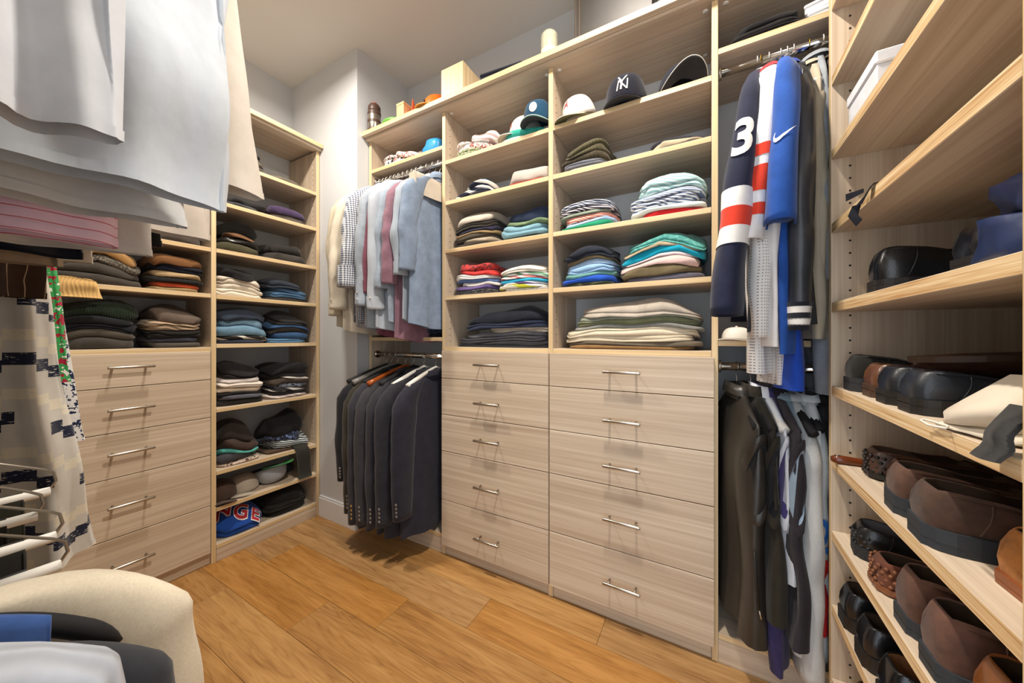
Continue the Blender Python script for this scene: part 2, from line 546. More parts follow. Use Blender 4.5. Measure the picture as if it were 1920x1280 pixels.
def drawer_cab(name, x0, x1, hx, label, shelves, hzs, left_panel, right_panel):
    r = empty(name, ((x0+x1)/2, 1.5, 0), label=label, cat='cabinet', group='closet cabinets')
    for (p0, p1) in ([left_panel] if left_panel else []) + ([right_panel] if right_panel else []):
        box('side_panel', p0, p1, YB, YW-.001, 0, 2.245, W_Z, r, edge=EDGE_Z, edge_dir=(0, -1))
    for zt in shelves:
        box('shelf', x0, x1, YB, YW-.002, zt-.020, zt, W_X, r, edge=EDGE_X, edge_dir=(0, -1))
    box('plinth', x0, x1, YB+.006, YB+.024, 0, .054, W_X, r)
    dx0, dx1 = x0-.009, x1+.009
    for k in range(5):
        d = box('drawer', dx0+.0012, dx1-.0012, YB-.019, YB-.001, DR_Z[k]+.0015, DR_Z[k+1]-.0015, W_X, r)
        handle(d, (hx-(dx0+dx1)/2, -.009, hzs[k]-DR_Z[k]-.0015), 0)
    for i, zt in enumerate((2.2452,)):
        for (xx, s) in ((x0+.018, 1), (x1-.018, -1)):
            for yy in (YB+.03, YW-.06):
                mk('cam_cap', *lathe_vf([(.009, -.002), (.010, 0)], 14), WHITEP, r, (xx-r.location.x, yy-1.5, zt-.0008))
    holes(r, [(x0+.0002, YB+.037, 1.08+.032*i) for i in range(36)], 'x+')
    holes(r, [(x1-.0002, YB+.037, 1.08+.032*i) for i in range(36)], 'x-')
    return r
BSH = (1.052, 1.308, 1.545, 1.788, 1.995)
b1 = drawer_cab('drawer_cabinet', -1.1515, -.5855, -.872, 'pale wood cabinet with narrower column of five drawers beside the suits', BSH, [.166, .404, .621, .794, .972], (-1.172, -1.152), (-.585, -.565))
b2 = drawer_cab('drawer_cabinet', -.5645, .0175, -.273, 'pale wood cabinet with wider drawer column in the middle of far wall', BSH, [.170, .412, .613, .785, .969], None, (.018, .037))
br = empty('hanging_cabinet', (.34, 1.5, 0), label='pale wood double hanging section with sports jerseys and vests in the corner', cat='cabinet', group='closet cabinets')
for zt in (.10, 1.090, 2.076):
    box('shelf', .0375, XR-.002, YB, YW-.002, zt-.020, zt, W_X, br, edge=EDGE_X, edge_dir=(0, -1))
box('plinth', .0375, XR-.002, YB+.001, YB+.018, 0, .079, W_X, br)
rod(br, .0374, XR-.002, RODY, ZU, CHROME); rod(br, .0374, XR-.002, RODY, ZL, CHROME)
mk('cam_cap', *lathe_vf([(.009, -.002), (.010, 0)], 14), WHITEP, br, (.06-.34, YB+.03-1.5, 2.2444))
cb = empty('crown_board', (-.6, 1.5, 2.245), label='long pale wood top board over the far wall cabinets', cat='top board', group='closet top boards')
box('board', XP+.001, XR-.002, 1.312, YW-.001, 2.258, 2.283, W_X, cb, edge=EDGE_X, edge_dir=(0, -1))
box('moulding', XP+.001, XR-.002, 1.336, YW-.002, 2.2455, 2.2575, W_X, cb)

# --- C: shoe shelves (fronts face -x)
XC = .286; YC0, YC1 = .571, 1.196
cc = empty('shoe_cabinet', (.46, .88, 0), label='pale wood open shoe shelves on the right wall', cat='cabinet', group='closet cabinets')
box('side_panel', XC, XR-.002, YC1, YC1+.019, 0, 2.40, W_Z, cc, edge=EDGE_Z, edge_dir=(-1, 0))
box('side_panel', XC, XR-.002, YC0-.019, YC0, 0, 2.40, W_Z, cc, edge=EDGE_Z, edge_dir=(-1, 0))
box('back_panel', XR-.022, XR-.003, YC0+.0005, YC1-.0005, 0, 2.40, wood('z', '#9a9b9d', '#d4d6d8', '#b8babc'), cc)  # laminate paler and bluer than the sides: cool daylight shade put into its colour
CZ = [.212, .404, .596, .785, .973, 1.190, 1.396, 1.588, 1.780, 1.976, 2.17]
for zt in CZ:
    box('shelf', XC+.001, XR-.0225, YC0+.0005, YC1-.0005, zt-.025, zt, W_Y, cc, edge=PLY, edge_dir=(-1, 0))
box('plinth', XC+.002, XC+.020, YC0+.0005, YC1-.0005, 0, .186, W_Y, cc)
holes(cc, [(XC+.037, YC1-.0002, .10+.032*i) for i in range(68)], 'y-')

# --- D: hanging section beside the camera (fronts face +y)
dd = empty('hanging_cabinet', (-1.3, -.15, 0), label='hanging section in left foreground holding the white shirts and dress', cat='cabinet', group='closet cabinets')
box('side_panel', -.40, -.38, YD+.001, .005, 0, 2.245, W_Z, dd, edge=EDGE_Z, edge_dir=(0, 1))
box('shelf', XW+.002, -.4005, YD+.001, .005, 2.06, 2.08, W_X, dd, edge=EDGE_X, edge_dir=(0, 1))
DRY = -.02
rod(dd, XW+.002, -.4005, DRY, 2.005, CHROME); rod(dd, -1.22, -.4005, DRY, .95, CHROME)
box('side_panel', -1.24, -1.2205, YD+.001, -.0, 0, 1.10, W_Z, dd, edge=EDGE_Z, edge_dir=(0, 1))

# ------------------------------------------------------------------ folded clothes
FR = {  # bay frame: front-left corner, rotation (local x = rightwards, local y = into the shelf)
    'A1': ((XA, .1605), R(90), .583), 'A2': ((XA, .7645), R(90), .497), 'BL': ((-1.7085, YB), 0.0, .536),
    'B1': ((-1.1515, YB), 0.0, .566), 'B2': ((-.5645, YB), 0.0, .582), 'BR': ((.0375, YB), 0.0, .50), 'C': ((XC, YC1), R(-90), .625)}
SEED = [11]
def outline(n, w, d, seed, pw=4.0, jit=.012):
    th = np.linspace(0, 2*np.pi, n, endpoint=False)
    c, s = np.cos(th), np.sin(th)
    x = np.sign(c)*np.abs(c)**(2/pw)*w/2
    y = np.sign(s)*np.abs(s)**(2/pw)*d/2
    wb = Wob(seed, 4, (1, 5), 2)
    k = 1 + jit*2*wb(c*1.0, s*1.0)
    return x*k, y*k, th

def at(fr, u, dep, z):
    (ox, oy), rz, w = FR[fr]
    c, s = math.cos(rz), math.sin(rz)
    return (ox + u*c - dep*s, oy + u*s + dep*c, z), rz

def stack(fr, u0, u1, z, place, items, depth=.255, front=.018, group='folded clothes on the shelves', lean=0.0, n=44):
    """items bottom to top: (adjectives, noun, colour/material, height cm, layers[, options])"""
    tops = []
    cx = (u0+u1)/2
    cnt = len(items)
    def T(x, y, k):
        zz = np.zeros_like(x)
        for (h, w, d, ox, oy, dr, wb, amp) in tops[:k]:
            r = (np.abs((x-ox)/(w/2))**3 + np.abs((y-oy)/(d/2))**3)**(1/3)
            zz = zz + h*np.clip(1 - dr*np.clip(r, 0, 1.25)**3 + amp*wb(x, y), .12, 2.0)
        return zz
    objs = []
    for k, it in enumerate(items):
        adj, noun, col, hcm, lay = it[:5]
        op = it[5] if len(it) > 5 else {}
        SEED[0] += 7; sd = SEED[0]
        rs = np.random.RandomState(sd)
        h = hcm/100.0
        wk = op.get('w', rs.uniform(.88, 1.0)); w = (u1-u0)*wk; d = depth*op.get('d', rs.uniform(.90, 1.0))
        ox = op.get('ox', rs.uniform(-.5, .5)*(u1-u0)*max(0, 1-wk)) + lean*k; oy = (d-depth)/2*op.get('fy', 1.0) + rs.uniform(-.004, .004) - op.get('out', 0)
        rough = op.get('rough', 1.0)
        dr = op.get('dr', .30)*.55 if cnt > 1 else op.get('dr', .34); amp = (.17 if cnt > 2 else .12)*min(rough, 2.0)
        x0, y0, th = outline(n, w, d, sd+1, op.get('pw', 4.5 if rough < 1.6 else 3.0), .012*rough)
        tops.append((h, w, d, ox, oy, dr, Wob(sd+2, 4, (9, 38), 2), amp))
        rings = []; wbr = Wob(sd+3, 7, (10, 75), 3); wbl = Wob(sd+4, 3, (3, 9), 2)
        off = rs.uniform(-.006, .003, lay+1)
        bul = min(h/lay*.55, .013)
        for l in range(lay):
            for tau in (.03, .16, .5, .84, .97):
                t = (l+tau)/lay
                tw = t + (.20/lay)*wbl(np.cos(th), np.sin(th))*math.sin(math.pi*t)*2.2
                inset = bul*(1-math.sqrt(max(0, 1-(2*tau-1)**2))) - off[l]
                ln = np.hypot(x0, y0)
                k_ = 1 - inset/np.maximum(ln, .02)
                x = x0*k_ + ox; y = y0*k_ + oy
                zb = T(x, y, k)+.0006; zt = T(x, y, k+1)
                rr = (.0034*rough)*wbr(x*1.0, y*1.0, zb*2+tw*h*3)
                x = x + rr*np.cos(th); y = y + rr*np.sin(th)
                rings.append(np.stack([x, y, zb+(zt-zb)*np.clip(tw, 0, 1)], 1))
        top = []
        for sc in (.86, .62, .34):
            x = x0*sc+ox; y = y0*sc+oy
            top.append(np.stack([x, y, T(x, y, k+1)], 1))
        bx = x0*.6+ox; by = y0*.6+oy
        bot = np.stack([bx, by, T(bx, by, k)+.0006], 1)
        allr = [bot]+rings+top
        V = np.concatenate(allr)
        m = len(allr)
        F = grid_faces(m, n)
        ce = np.array([[ox, oy, T(np.array([ox]), np.array([oy]), k+1)[0]], [ox, oy, T(np.array([ox]), np.array([oy]), k)[0]+.0006]])
        V = np.concatenate([V, ce]); ti = m*n
        for q in range(n):
            F.append([(m-1)*n+q, (m-1)*n+(q+1) % n, ti]); F.append([(q+1) % n, q, ti+1])
        zmin = V[:, 2].min()
        V[:, 2] -= zmin
        loc, rz = at(fr, cx, front+depth/2, z+.0008+zmin)
        mat = col if not isinstance(col, str) else cloth(col)
        if cnt == 1: lab = f'{adj} {noun}, {place}'
        else:
            top_i = cnt-1-k
            on = 'topmost' if top_i == 0 else ('bottom' if k == 0 else ['', 'second', 'third', 'fourth', 'fifth', 'sixth', 'seventh', 'eighth'][top_i] + ' from top')
            lab = f'{adj} {noun}, {on} in {place}'
        nm = op.get('name', 'folded_' + noun.replace('-', '_').replace(' ', '_'))
        o = mk(nm, V, F, mat, None, loc, rz)
        prop(o, lab, noun.split()[-1], group)
        objs.append((o, tops, k))
    stack.T = lambda x, y: T(np.array([x]), np.array([y]), cnt)[0]
    return [o[0] for o in objs]

C = cloth
def P(h, h2, h3=None, s=1.0): return C(h, 'print', h2, h3, s)
def S(h, h2, s=1.0, k='stripe'): return C(h, k, h2, None, s)
def K(h, s=1.0): return C(h, 'knit', None, None, s)
def D(h): return C(h, 'denim')
def WL(h): return C(h, 'wool')

# ---- B1 (narrow drawers)
stack('B1', .02, .275, 1.995, 'left pile, highest shelf above narrow drawers', [
    ('green leaf-print', 'shorts', P('#8d9a72', '#d8d4bc', '#4f5f3c'), 3.2, 2, {'w': .72, 'ox': -.03, 'rough': 1.8}),
    ('white red-printed', 'shirt', P('#e6dfd8', '#a8655c', '#d9d6d6'), 4.2, 2, {'rough': 2.4}),
    ('white plaid crumpled', 'shirt', S('#e9e4df', '#b89a98', 2.4), 3.2, 1, {'w': .7, 'ox': .05, 'rough': 2.2})])
stack('B1', .27, .55, 1.995, 'right pile, highest shelf above narrow drawers', [
    ('bright white', 'tee', '#f1f1ef', 2.2, 1, {'rough': 1.6}), ('teal-green', 'tee', '#2f9c8c', 3.0, 1, {'rough': 2.0, 'w': .85, 'ox': .02})])
stack('B1', .015, .27, 1.788, 'left pile, fourth shelf above narrow drawers', [
    ('black crumpled', 'shorts', '#20222c', 2.0, 1, {'rough': 2.0}), ('white piped navy', 'shorts', S('#23283c', '#ecebe6', 3.0), 2.8, 2, {'w': .92, 'rough': 1.5}),
    ('navy and white', 'shorts', S('#2a3046', '#d8d4cc', 5.0), 3.2, 1, {'w': .62, 'ox': .03, 'rough': 2.2})])
stack('B1', .30, .55, 1.788, 'right pile, fourth shelf above narrow drawers', [
    ('rust-red', 'shorts', '#b0452c', 2.6, 1, {'rough': 1.2}), ('light grey slouching', 'trousers', '#b9b1a8', 6.5, 1, {'w': .86, 'ox': .02, 'rough': 1.9, 'dr': .6})])
stack('B1', .015, .28, 1.545, 'left stack, third shelf above narrow drawers', [
    ('dark brown', 'shorts', '#453c33', 2.2, 2), ('light khaki', 'shorts', '#a89a86', 2.0, 1, {'w': .8, 'ox': .02}), ('charcoal-brown', 'shorts', '#4a4136', 2.8, 2),
    ('khaki-brown', 'shorts', '#8a744f', 2.0, 1), ('purple-navy', 'shorts', '#2c2a3e', 2.0, 1), ('blackish brown', 'shorts', '#2d2822', 2.8, 2), ('pale grey-beige', 'trousers', '#beb2a4', 3.8, 1, {'w': .86})])
stack('B1', .285, .555, 1.545, 'right stack, third shelf above narrow drawers', [
    ('black', 'jeans', D('#23262b'), 1.6, 1), ('light-blue denim', 'jeans', D('#6f95a3'), 5.2, 2, {'rough': 1.5}), ('sage-green', 'trousers', '#6d8260', 2.6, 1, {'w': .85, 'ox': .02}),
    ('dark navy denim', 'jeans', D('#1f2c46'), 6.6, 1, {'w': .92, 'ox': .02, 'rough': 1.8, 'd': .8, 'fy': -1})])
stack('B1', .02, .28, 1.308, 'left stack, second shelf above narrow drawers', [
    ('charcoal patterned', 'tee', P('#3a3a3c', '#6a6660'), 2.6, 2), ('purple', 'tee', '#6d5a8e', 2.2, 1), ('off-white', 'tee', '#ddd6d2', 2.0, 1, {'w': .86, 'ox': .02}),
    ('denim-blue', 'shirt', D('#5872a2'), 1.8, 1), ('white cotton', 'tee', '#e4e0da', 2.4, 2), ('bright red', 'tee', '#c03530', 2.4, 1, {'w': .85, 'ox': .02}), ('red and black printed', 'tee', P('#b53a38', '#5a2a2a'), 3.4, 1, {'w': .82, 'ox': .01, 'rough': 1.4})])
stack('B1', .285, .56, 1.308, 'right stack, second shelf above narrow drawers', [
    ('pale grey printed', 'tee', P('#c4c0bb', '#8e9aa0'), 1.7, 1), ('lime-yellow and white', 'tee', S('#cbd23a', '#e8e6d8', 4), 1.6, 1), ('purple and white', 'tee', S('#5e4a78', '#e4dde2', 4), 1.5, 1),
    ('turquoise', 'tee', '#2b9fc4', 1.8, 1), ('pink-white striped', 'tee', S('#e8dcd8', '#c9706c', 2), 1.6, 1), ('green and white striped', 'tee', S('#5f8a6e', '#dfe2da', 2), 1.8, 1), ('cream', 'tee', '#e6ded0', 2.4, 2)])
stack('B1', .03, .55, 1.052, 'wide stack right above narrow drawers', [
    ('black denim', 'jeans', D('#1f2024'), 3.0, 2, {'rough': 1.3}), ('charcoal', 'trousers', '#3f3f45', 2.6, 2), ('slate-grey', 'trousers', '#66666d', 2.4, 1, {'w': .86, 'ox': .02}),
    ('khaki-grey', 'trousers', '#a59d90', 3.0, 2, {'w': .62, 'ox': .09}), ('navy cotton', 'trousers', '#20273c', 2.8, 2, {'w': .9, 'ox': .02, 'rough': 1.4}), ('black-navy', 'trousers', '#191c28', 4.0, 1, {'w': .86, 'ox': .03, 'rough': 1.5})])
# ---- B2 (wide drawers)
stack('B2', .02, .235, 1.788, 'left stack, fourth shelf above wide drawers', [
    ('pale beige', 'trousers', '#b3a798', 1.4, 1), ('slate-grey', 'trousers', '#6b6d76', 2.8, 2), ('dark brown', 'sweater', K('#4a4232', .5), 3.0, 1), ('olive-brown ribbed', 'sweater', K('#55503a', .6), 4.4, 2, {'w': .92, 'rough': 1.4})])
stack('B2', .34, .575, 1.788, 'right pile, fourth shelf above wide drawers', [
    ('charcoal', 'jacket', '#34343c', 1.6, 1), ('beige cotton', 'trousers', '#b6a68c', 2.6, 1, {'w': .85, 'ox': .015, 'rough': 1.6}), ('black wind', 'jacket', '#2d2c33', 3.0, 1, {'rough': 2.2, 'fy': -1, 'd': .8})])
stack('B2', .005, .255, 1.545, 'left stack, third shelf above wide drawers', [
    ('emerald-green', 'polo', '#1f8a63', 2.2, 1, {'out': .012}), ('light-blue', 'polo', '#9db4d4', 1.8, 1), ('coral-striped', 'polo', S('#e0745c', '#f0cfc2', .8), 2.8, 1, {'w': .92}),
    ('green-trimmed grey', 'polo', '#8f9a8a', 1.2, 1), ('black and white striped', 'polo', S('#3b3744', '#cfc8cc', .9), 2.4, 1), ('white and navy striped', 'polo', S('#d5d7dd', '#505a74', .9), 2.6, 2)], depth=.24)
stack('B2', .215, .29, 1.545, 'small pile at the back, third shelf above wide drawers', [('blue striped', 'polo', S('#55688c', '#34405c', .9), 6.5, 2)], depth=.10, front=.19)
stack('B2', .30, .575, 1.545, 'right stack, third shelf above wide drawers', [
    ('bright red', 'polo', '#c8262a', 2.6, 1, {'w': .8, 'ox': .02}), ('white and green edged', 'polo', '#cfdcdc', 1.8, 1), ('navy-striped white', 'polo', S('#e2e4e8', '#5a6684', 1.0), 3.4, 2, {'rough': 1.3}),
    ('blue pinstriped white', 'polo', S('#d8dfe8', '#6d7fa0', .8), 2.4, 1), ('pale aqua striped', 'polo', S('#c9dedb', '#8fb9bb', 1.2), 4.6, 2, {'w': .88, 'rough': 1.4})])
stack('B2', .02, .255, 1.308, 'left stack, second shelf above wide drawers', [
    ('dark green camouflage', 'tee', C('#39402e', 'camo', '#232618', '#57573f'), 2.0, 1), ('royal-blue', 'tee', '#2251b8', 2.6, 1, {'rough': 1.4}), ('sea-green', 'tee', '#6fa39a', 2.2, 1), ('sky-blue', 'tee', '#8fb3d8', 3.2, 2),
    ('pale blue', 'tee', '#9fb9d6', 1.8, 1), ('olive-brown', 'tee', '#75664c', 2.0, 1, {'w': .88}), ('black-navy', 'tee', '#232733', 3.8, 2, {'w': .86, 'rough': 1.5})])
stack('B2', .262, .575, 1.308, 'right stack, second shelf above wide drawers', [
    ('slate-purple', 'tee', '#5d5a66', 2.4, 1), ('olive-brown', 'sweatshirt', '#6b5f45', 4.4, 1, {'w': .9, 'ox': -.01, 'rough': 1.3, 'dr': .5}), ('pale pink', 'tee', '#d9b9b3', 2.6, 1, {'rough': 1.4}), ('white-pink', 'tee', '#cfc4c6', 1.4, 1, {'w': .85}),
    ('turquoise', 'tee', '#14a0bd', 3.8, 1, {'rough': 1.3}), ('beige', 'tee', '#a89a80', 1.5, 1, {'w': .92}), ('teal-green printed', 'tee', P('#4f9c95', '#6aaea4'), 2.6, 2)])
stack('B2', .025, .565, 1.052, 'wide stack right above wide drawers', [
    ('tan-brown', 'chinos', '#8c6a42', 1.6, 1), ('taupe', 'chinos', '#6d6252', 2.0, 1), ('cream cotton', 'chinos', '#cdbfa6', 2.2, 2), ('light cream', 'chinos', '#d9cbb2', 3.2, 2, {'w': .94, 'ox': -.008}), ('grey cotton', 'chinos', '#8c8c86', 1.6, 1),
    ('olive-green', 'chinos', '#767a5c', 2.6, 2, {'w': .88, 'ox': .02}), ('grey-green', 'chinos', '#8d9384', 1.8, 1, {'w': .85}), ('pale taupe', 'chinos', '#b0a699', 3.6, 2, {'w': .82, 'rough': 1.2})])
# ---- BL shelves
stack('BL', .02, .30, 2.078, 'left pile above dress shirts', [
    ('white fabric', 'shirt', '#ddd2c6', 2.2, 1), ('white, red and black printed', 'scarf', P('#e6ddd6', '#2a2426', '#a23c34'), 3.6, 2, {'w': .66, 'ox': -.03, 'rough': 1.8}), ('white red-printed', 'scarf', P('#e4dad2', '#b8594e'), 2.2, 1, {'w': .62, 'ox': .06, 'rough': 2})])
stack('BL', .245, .33, 2.078, 'beside blue plastic bag', [('mauve-grey crumpled', 'cloth', '#9c8f8c', 8.5, 1, {'rough': 2.2})], depth=.11, front=.08)
stack('BL', .03, .50, 1.100, 'pile between shirts and suits', [
    ('black', 'sweater', '#24242a', 2.8, 1), ('navy printed', 'sweater', P('#232838', '#4c5a68'), 3.0, 2, {'w': .9}), ('dark grey', 'sweater', '#33353c', 3.0, 1, {'w': .8, 'rough': 1.6})])
# ---- BR shelves
stack('BR', .015, .235, 2.076, 'stack on the shelf above the jerseys', [('black felt', 'pouch', '#1d1b1d', 2.4, 2), ('soft black', 'pouch', '#201d1f', 2.2, 2, {'w': .92}), ('smooth black', 'pouch', '#181719', 2.6, 1, {'w': .86})], group='black pouches above the jerseys')
# ---- A1 (left wall drawers)
stack('A1', .12, .355, 1.052, 'left stack right above left drawers', [
    ('charcoal flecked', 'sweater', WL('#3b3733'), 4.6, 1), ('brown-grey flecked', 'sweater', WL('#4c463e'), 4.2, 1, {'rough': 1.2}), ('black-navy', 'sweater', '#15161e', 3.4, 2), ('black', 'sweater', '#15171a', 3.2, 1), ('dark green ribbed', 'sweater', K('#1d2a1c'), 4.2, 1, {'w': 1.06, 'rough': 1.3})])
stack('A1', .372, .572, 1.052, 'right stack right above left drawers', [
    ('dark grey flecked', 'sweater', WL('#45403a'), 3.0, 1), ('slate-purple', 'sweater', '#44444f', 3.8, 1, {'rough': 1.4}), ('black brown-edged', 'sweater', '#1b1917', 4.2, 2), ('brown and beige striped', 'sweater', S('#7b6a58', '#b59d82', 1.6), 3.6, 2, {'w': .94}), ('brown-grey marled', 'sweater', WL('#5d5047'), 4.6, 1, {'rough': 1.2})])
stack('A1', .10, .36, 1.310, 'left stack, second shelf above left drawers', [
    ('dark charcoal', 'sweater', WL('#3a352f'), 4.2, 1, {'rough': 1.3}), ('charcoal wool', 'sweater', WL('#3f3a34'), 4.4, 1, {'rough': 1.4}), ('salt-and-pepper', 'sweater', P('#4a443c', '#8a8274', None, .35), 3.8, 1), ('tan-brown', 'sweater', WL('#9a7444'), 4.0, 1, {'w': .8, 'ox': .02, 'rough': 1.5})])
stack('A1', .375, .575, 1.310, 'right stack, second shelf above left drawers', [
    ('khaki-beige', 'sweater', WL('#93805a'), 2.0, 1), ('rust-red', 'sweater', '#b04726', 2.8, 1), ('black knit', 'sweater', K('#1c1b1b', .5), 2.4, 1), ('beige', 'sweater', '#a88f6a', 2.8, 1), ('dark navy', 'sweater', '#1a1d2c', 3.6, 2), ('chestnut-brown', 'sweater', WL('#6b4727'), 4.6, 1, {'rough': 1.4})])
stack('A1', .12, .36, 1.533, 'left pile, third shelf above left drawers', [('dark grey', 'sweater', WL('#3c3a36'), 4.5, 1, {'rough': 1.3}), ('black', 'sweater', '#1b1a1a', 4, 2)])
stack('A1', .375, .57, 1.533, 'right pile, third shelf above left drawers', [('dark grey-brown', 'sweater', WL('#3f3933'), 4.4, 1, {'rough': 1.4}), ('charcoal ribbed', 'sweater', K('#2c2b2a'), 3.8, 1)])
# ---- A2 (shelf tower)
PT = 'of corner tower'
stack('A2', .06, .245, 1.990, 'left pile, highest shelf '+PT, [('dark grey knit', 'sweater', K('#4b463f', .6), 4.0, 1), ('grey knit', 'sweater', WL('#5b564e'), 4.0, 2, {'w': .9}), ('charcoal thin', 'sweater', '#34322f', 2.6, 1, {'rough': 2, 'w': .8})])
stack('A2', .25, .46, 1.990, 'right, highest shelf '+PT, [('grey-brown', 'scarf', WL('#5d564c'), 4.0, 1, {'rough': 1.4, 'dr': .6})])
stack('A2', .03, .24, 1.772, 'left pile, eighth shelf up '+PT, [('dark grey fringed', 'scarf', WL('#3d3f42'), 2.4, 1, {'rough': 2}), ('black', 'scarf', '#1f1d20', 3.0, 1, {'rough': 1.8, 'w': .8, 'ox': .03})])
stack('A2', .25, .47, 1.772, 'right stack, eighth shelf up '+PT, [('grey-brown', 'sweater', WL('#544b44'), 4.0, 1, {'dr': .5}), ('purple ribbed', 'sweater', K('#4a3a5c'), 4.2, 1, {'rough': 1.2})])
stack('A2', .005, .235, 1.535, 'left stack, seventh shelf up '+PT, [('olive ribbed', 'sweater', K('#47432f'), 5.0, 1), ('black leather-look', 'jacket', C('#1d1a17', 'shiny'), 3.4, 1, {'rough': 1.6}), ('brown', 'sweater', '#6b4a30', 2.6, 1, {'w': .7, 'rough': 2}), ('black quilted', 'jacket', '#211f1c', 5.0, 1, {'rough': 2, 'fy': -1, 'd': .8})])
stack('A2', .25, .475, 1.535, 'right stack, seventh shelf up '+PT, [('dark charcoal', 'sweater', WL('#37332f'), 5.0, 1), ('black ribbed', 'sweater', K('#2b2826', .5), 5.6, 1, {'rough': 1.4, 'w': .86})])
stack('A2', .005, .235, 1.308, 'left stack, sixth shelf up '+PT, [('ivory', 'trousers', '#e2d8c6', 3.4, 2), ('off-white', 'trousers', '#d8cdbd', 3.2, 1, {'w': .94}), ('beige-white', 'trousers', '#cfc3b2', 4.2, 2, {'w': .9, 'rough': 1.2}), ('black', 'tee', '#1c1b1d', 4.8, 1, {'w': .8, 'rough': 2})])
stack('A2', .24, .48, 1.308, 'right stack, sixth shelf up '+PT, [('dark brown', 'jeans', D('#2b2522'), 2.6, 1), ('mid-blue', 'jeans', D('#3d5f7e'), 3.0, 2, {'w': .92}), ('frayed blue', 'jeans', D('#33506c'), 2.8, 1, {'w': .86}), ('black-blue', 'jeans', D('#1e2633'), 4.0, 2, {'w': .8})])
stack('A2', .008, .25, 1.067, 'left stack, fifth shelf up '+PT, [('navy white-stitched', 'jeans', D('#232a38'), 2.2, 1), ('black white-seamed', 'jeans', S('#221f1e', '#cfc8bc', 3), 2.6, 1, {'w': .94}), ('light-blue', 'jeans', D('#5f7f95'), 4.6, 1, {'rough': 1.3}), ('pale blue', 'jeans', D('#6a8aa0'), 4.2, 1, {'rough': 1.3, 'w': .92}), ('dark navy', 'jeans', D('#26303f'), 3.6, 1, {'w': .95})])
stack('A2', .252, .485, 1.067, 'right stack, fifth shelf up '+PT, [('bright blue folded', 'jeans', D('#4d7391'), 3.2, 2), ('indigo', 'jeans', D('#26466a'), 3.6, 1, {'rough': 1.3}), ('blackish brown', 'jeans', D('#2a2622'), 3.4, 1, {'rough': 1.3}), ('deep blue', 'jeans', D('#2a4a70'), 2.2, 1), ('black', 'jeans', D('#17171a'), 4.2, 2, {'w': .86})])
stack('A2', .01, .235, .751, 'left stack, fourth shelf up '+PT, [('dark charcoal', 'tee', '#2d2b28', 3.2, 1), ('slate', 'tee', '#55555f', 2.0, 1, {'w': .9}), ('black', 'tee', '#1c1a1a', 1.6, 1), ('cream', 'tee', '#ddccb6', 3.0, 1, {'rough': 1.2}), ('ivory', 'tee', '#e2d8cc', 2.2, 2), ('light grey', 'tee', '#cfc6c0', 2.0, 1, {'w': .9}), ('black cotton', 'tee', '#232022', 6.2, 2, {'w': .86, 'rough': 1.7, 'dr': .6})])
stack('A2', .24, .485, .751, 'right stack, fourth shelf up '+PT, [('white and pink striped', 'tee', S('#d2c3ba', '#8c8284', 1.5), 2.2, 1), ('black', 'tee', '#211f1e', 2.6, 1), ('white-edged black', 'tee', S('#2b2a2c', '#d8d4d0', 3), 2.2, 1), ('grey and navy', 'tee', P('#6a707c', '#22242e'), 3.0, 1, {'rough': 1.6}), ('dark taupe', 'tee', '#4a4038', 3.0, 1, {'rough': 1.5}), ('white', 'tee', '#d9d4cc', 1.4, 1, {'w': .7, 'ox': .03}), ('black soft', 'sweater', '#1a191b', 6.5, 2, {'w': .96, 'rough': 1.8})])
stack('A2', .008, .215, .444, 'left pile, third shelf up '+PT, [('white and brown printed', 'tee', P('#d8c4b4', '#5a3a30'), 2.0, 1), ('dark grey', 'shorts', '#45454a', 3.0, 1, {'rough': 2, 'w': .8, 'ox': -.02}), ('turquoise terry', 'towel', WL('#58b0a8'), 3.0, 1, {'rough': 1.6, 'w': .9, 'ox': .01}), ('brown knit', 'beanie', WL('#3d2f28'), 6.6, 1, {'rough': 1.6, 'dr': .6, 'w': .92}), ('black-brown', 'beanie', WL('#251d1a'), 6.0, 1, {'rough': 2, 'dr': .6, 'w': .82})])
stack('A2', .22, .475, .444, 'right pile, third shelf up '+PT, [('brown', 'tee', '#5a4636', 2.0, 1, {'w': .6}), ('grey-green patterned', 'scarf', S('#3b4452', '#c8d0cc', 1.0), 5.0, 1, {'rough': 2, 'w': .84, 'ox': .03}), ('navy patterned', 'scarf', P('#1e2233', '#5a6a8c'), 3.0, 1, {'rough': 2.2, 'w': .8}), ('black bundled', 'jacket', '#161517', 9.0, 1, {'rough': 1.8, 'dr': .6, 'w': .86})])
stack('A2', .19, .48, .266, 'flat behind the caps, second shelf up '+PT, [('dark grey', 'jacket', '#33323a', 4.5, 1, {'rough': 1.4})], depth=.13, front=.15)
stack('A2', .235, .485, .085, 'heap on lowest shelf '+PT, [('black', 'trousers', '#1f1d1b', 3.6, 2), ('black cotton', 'trousers', '#24211f', 3.0, 2, {'rough': 1.5}), ('charcoal-black', 'trousers', '#1b1a1a', 3.6, 1, {'rough': 1.7})])

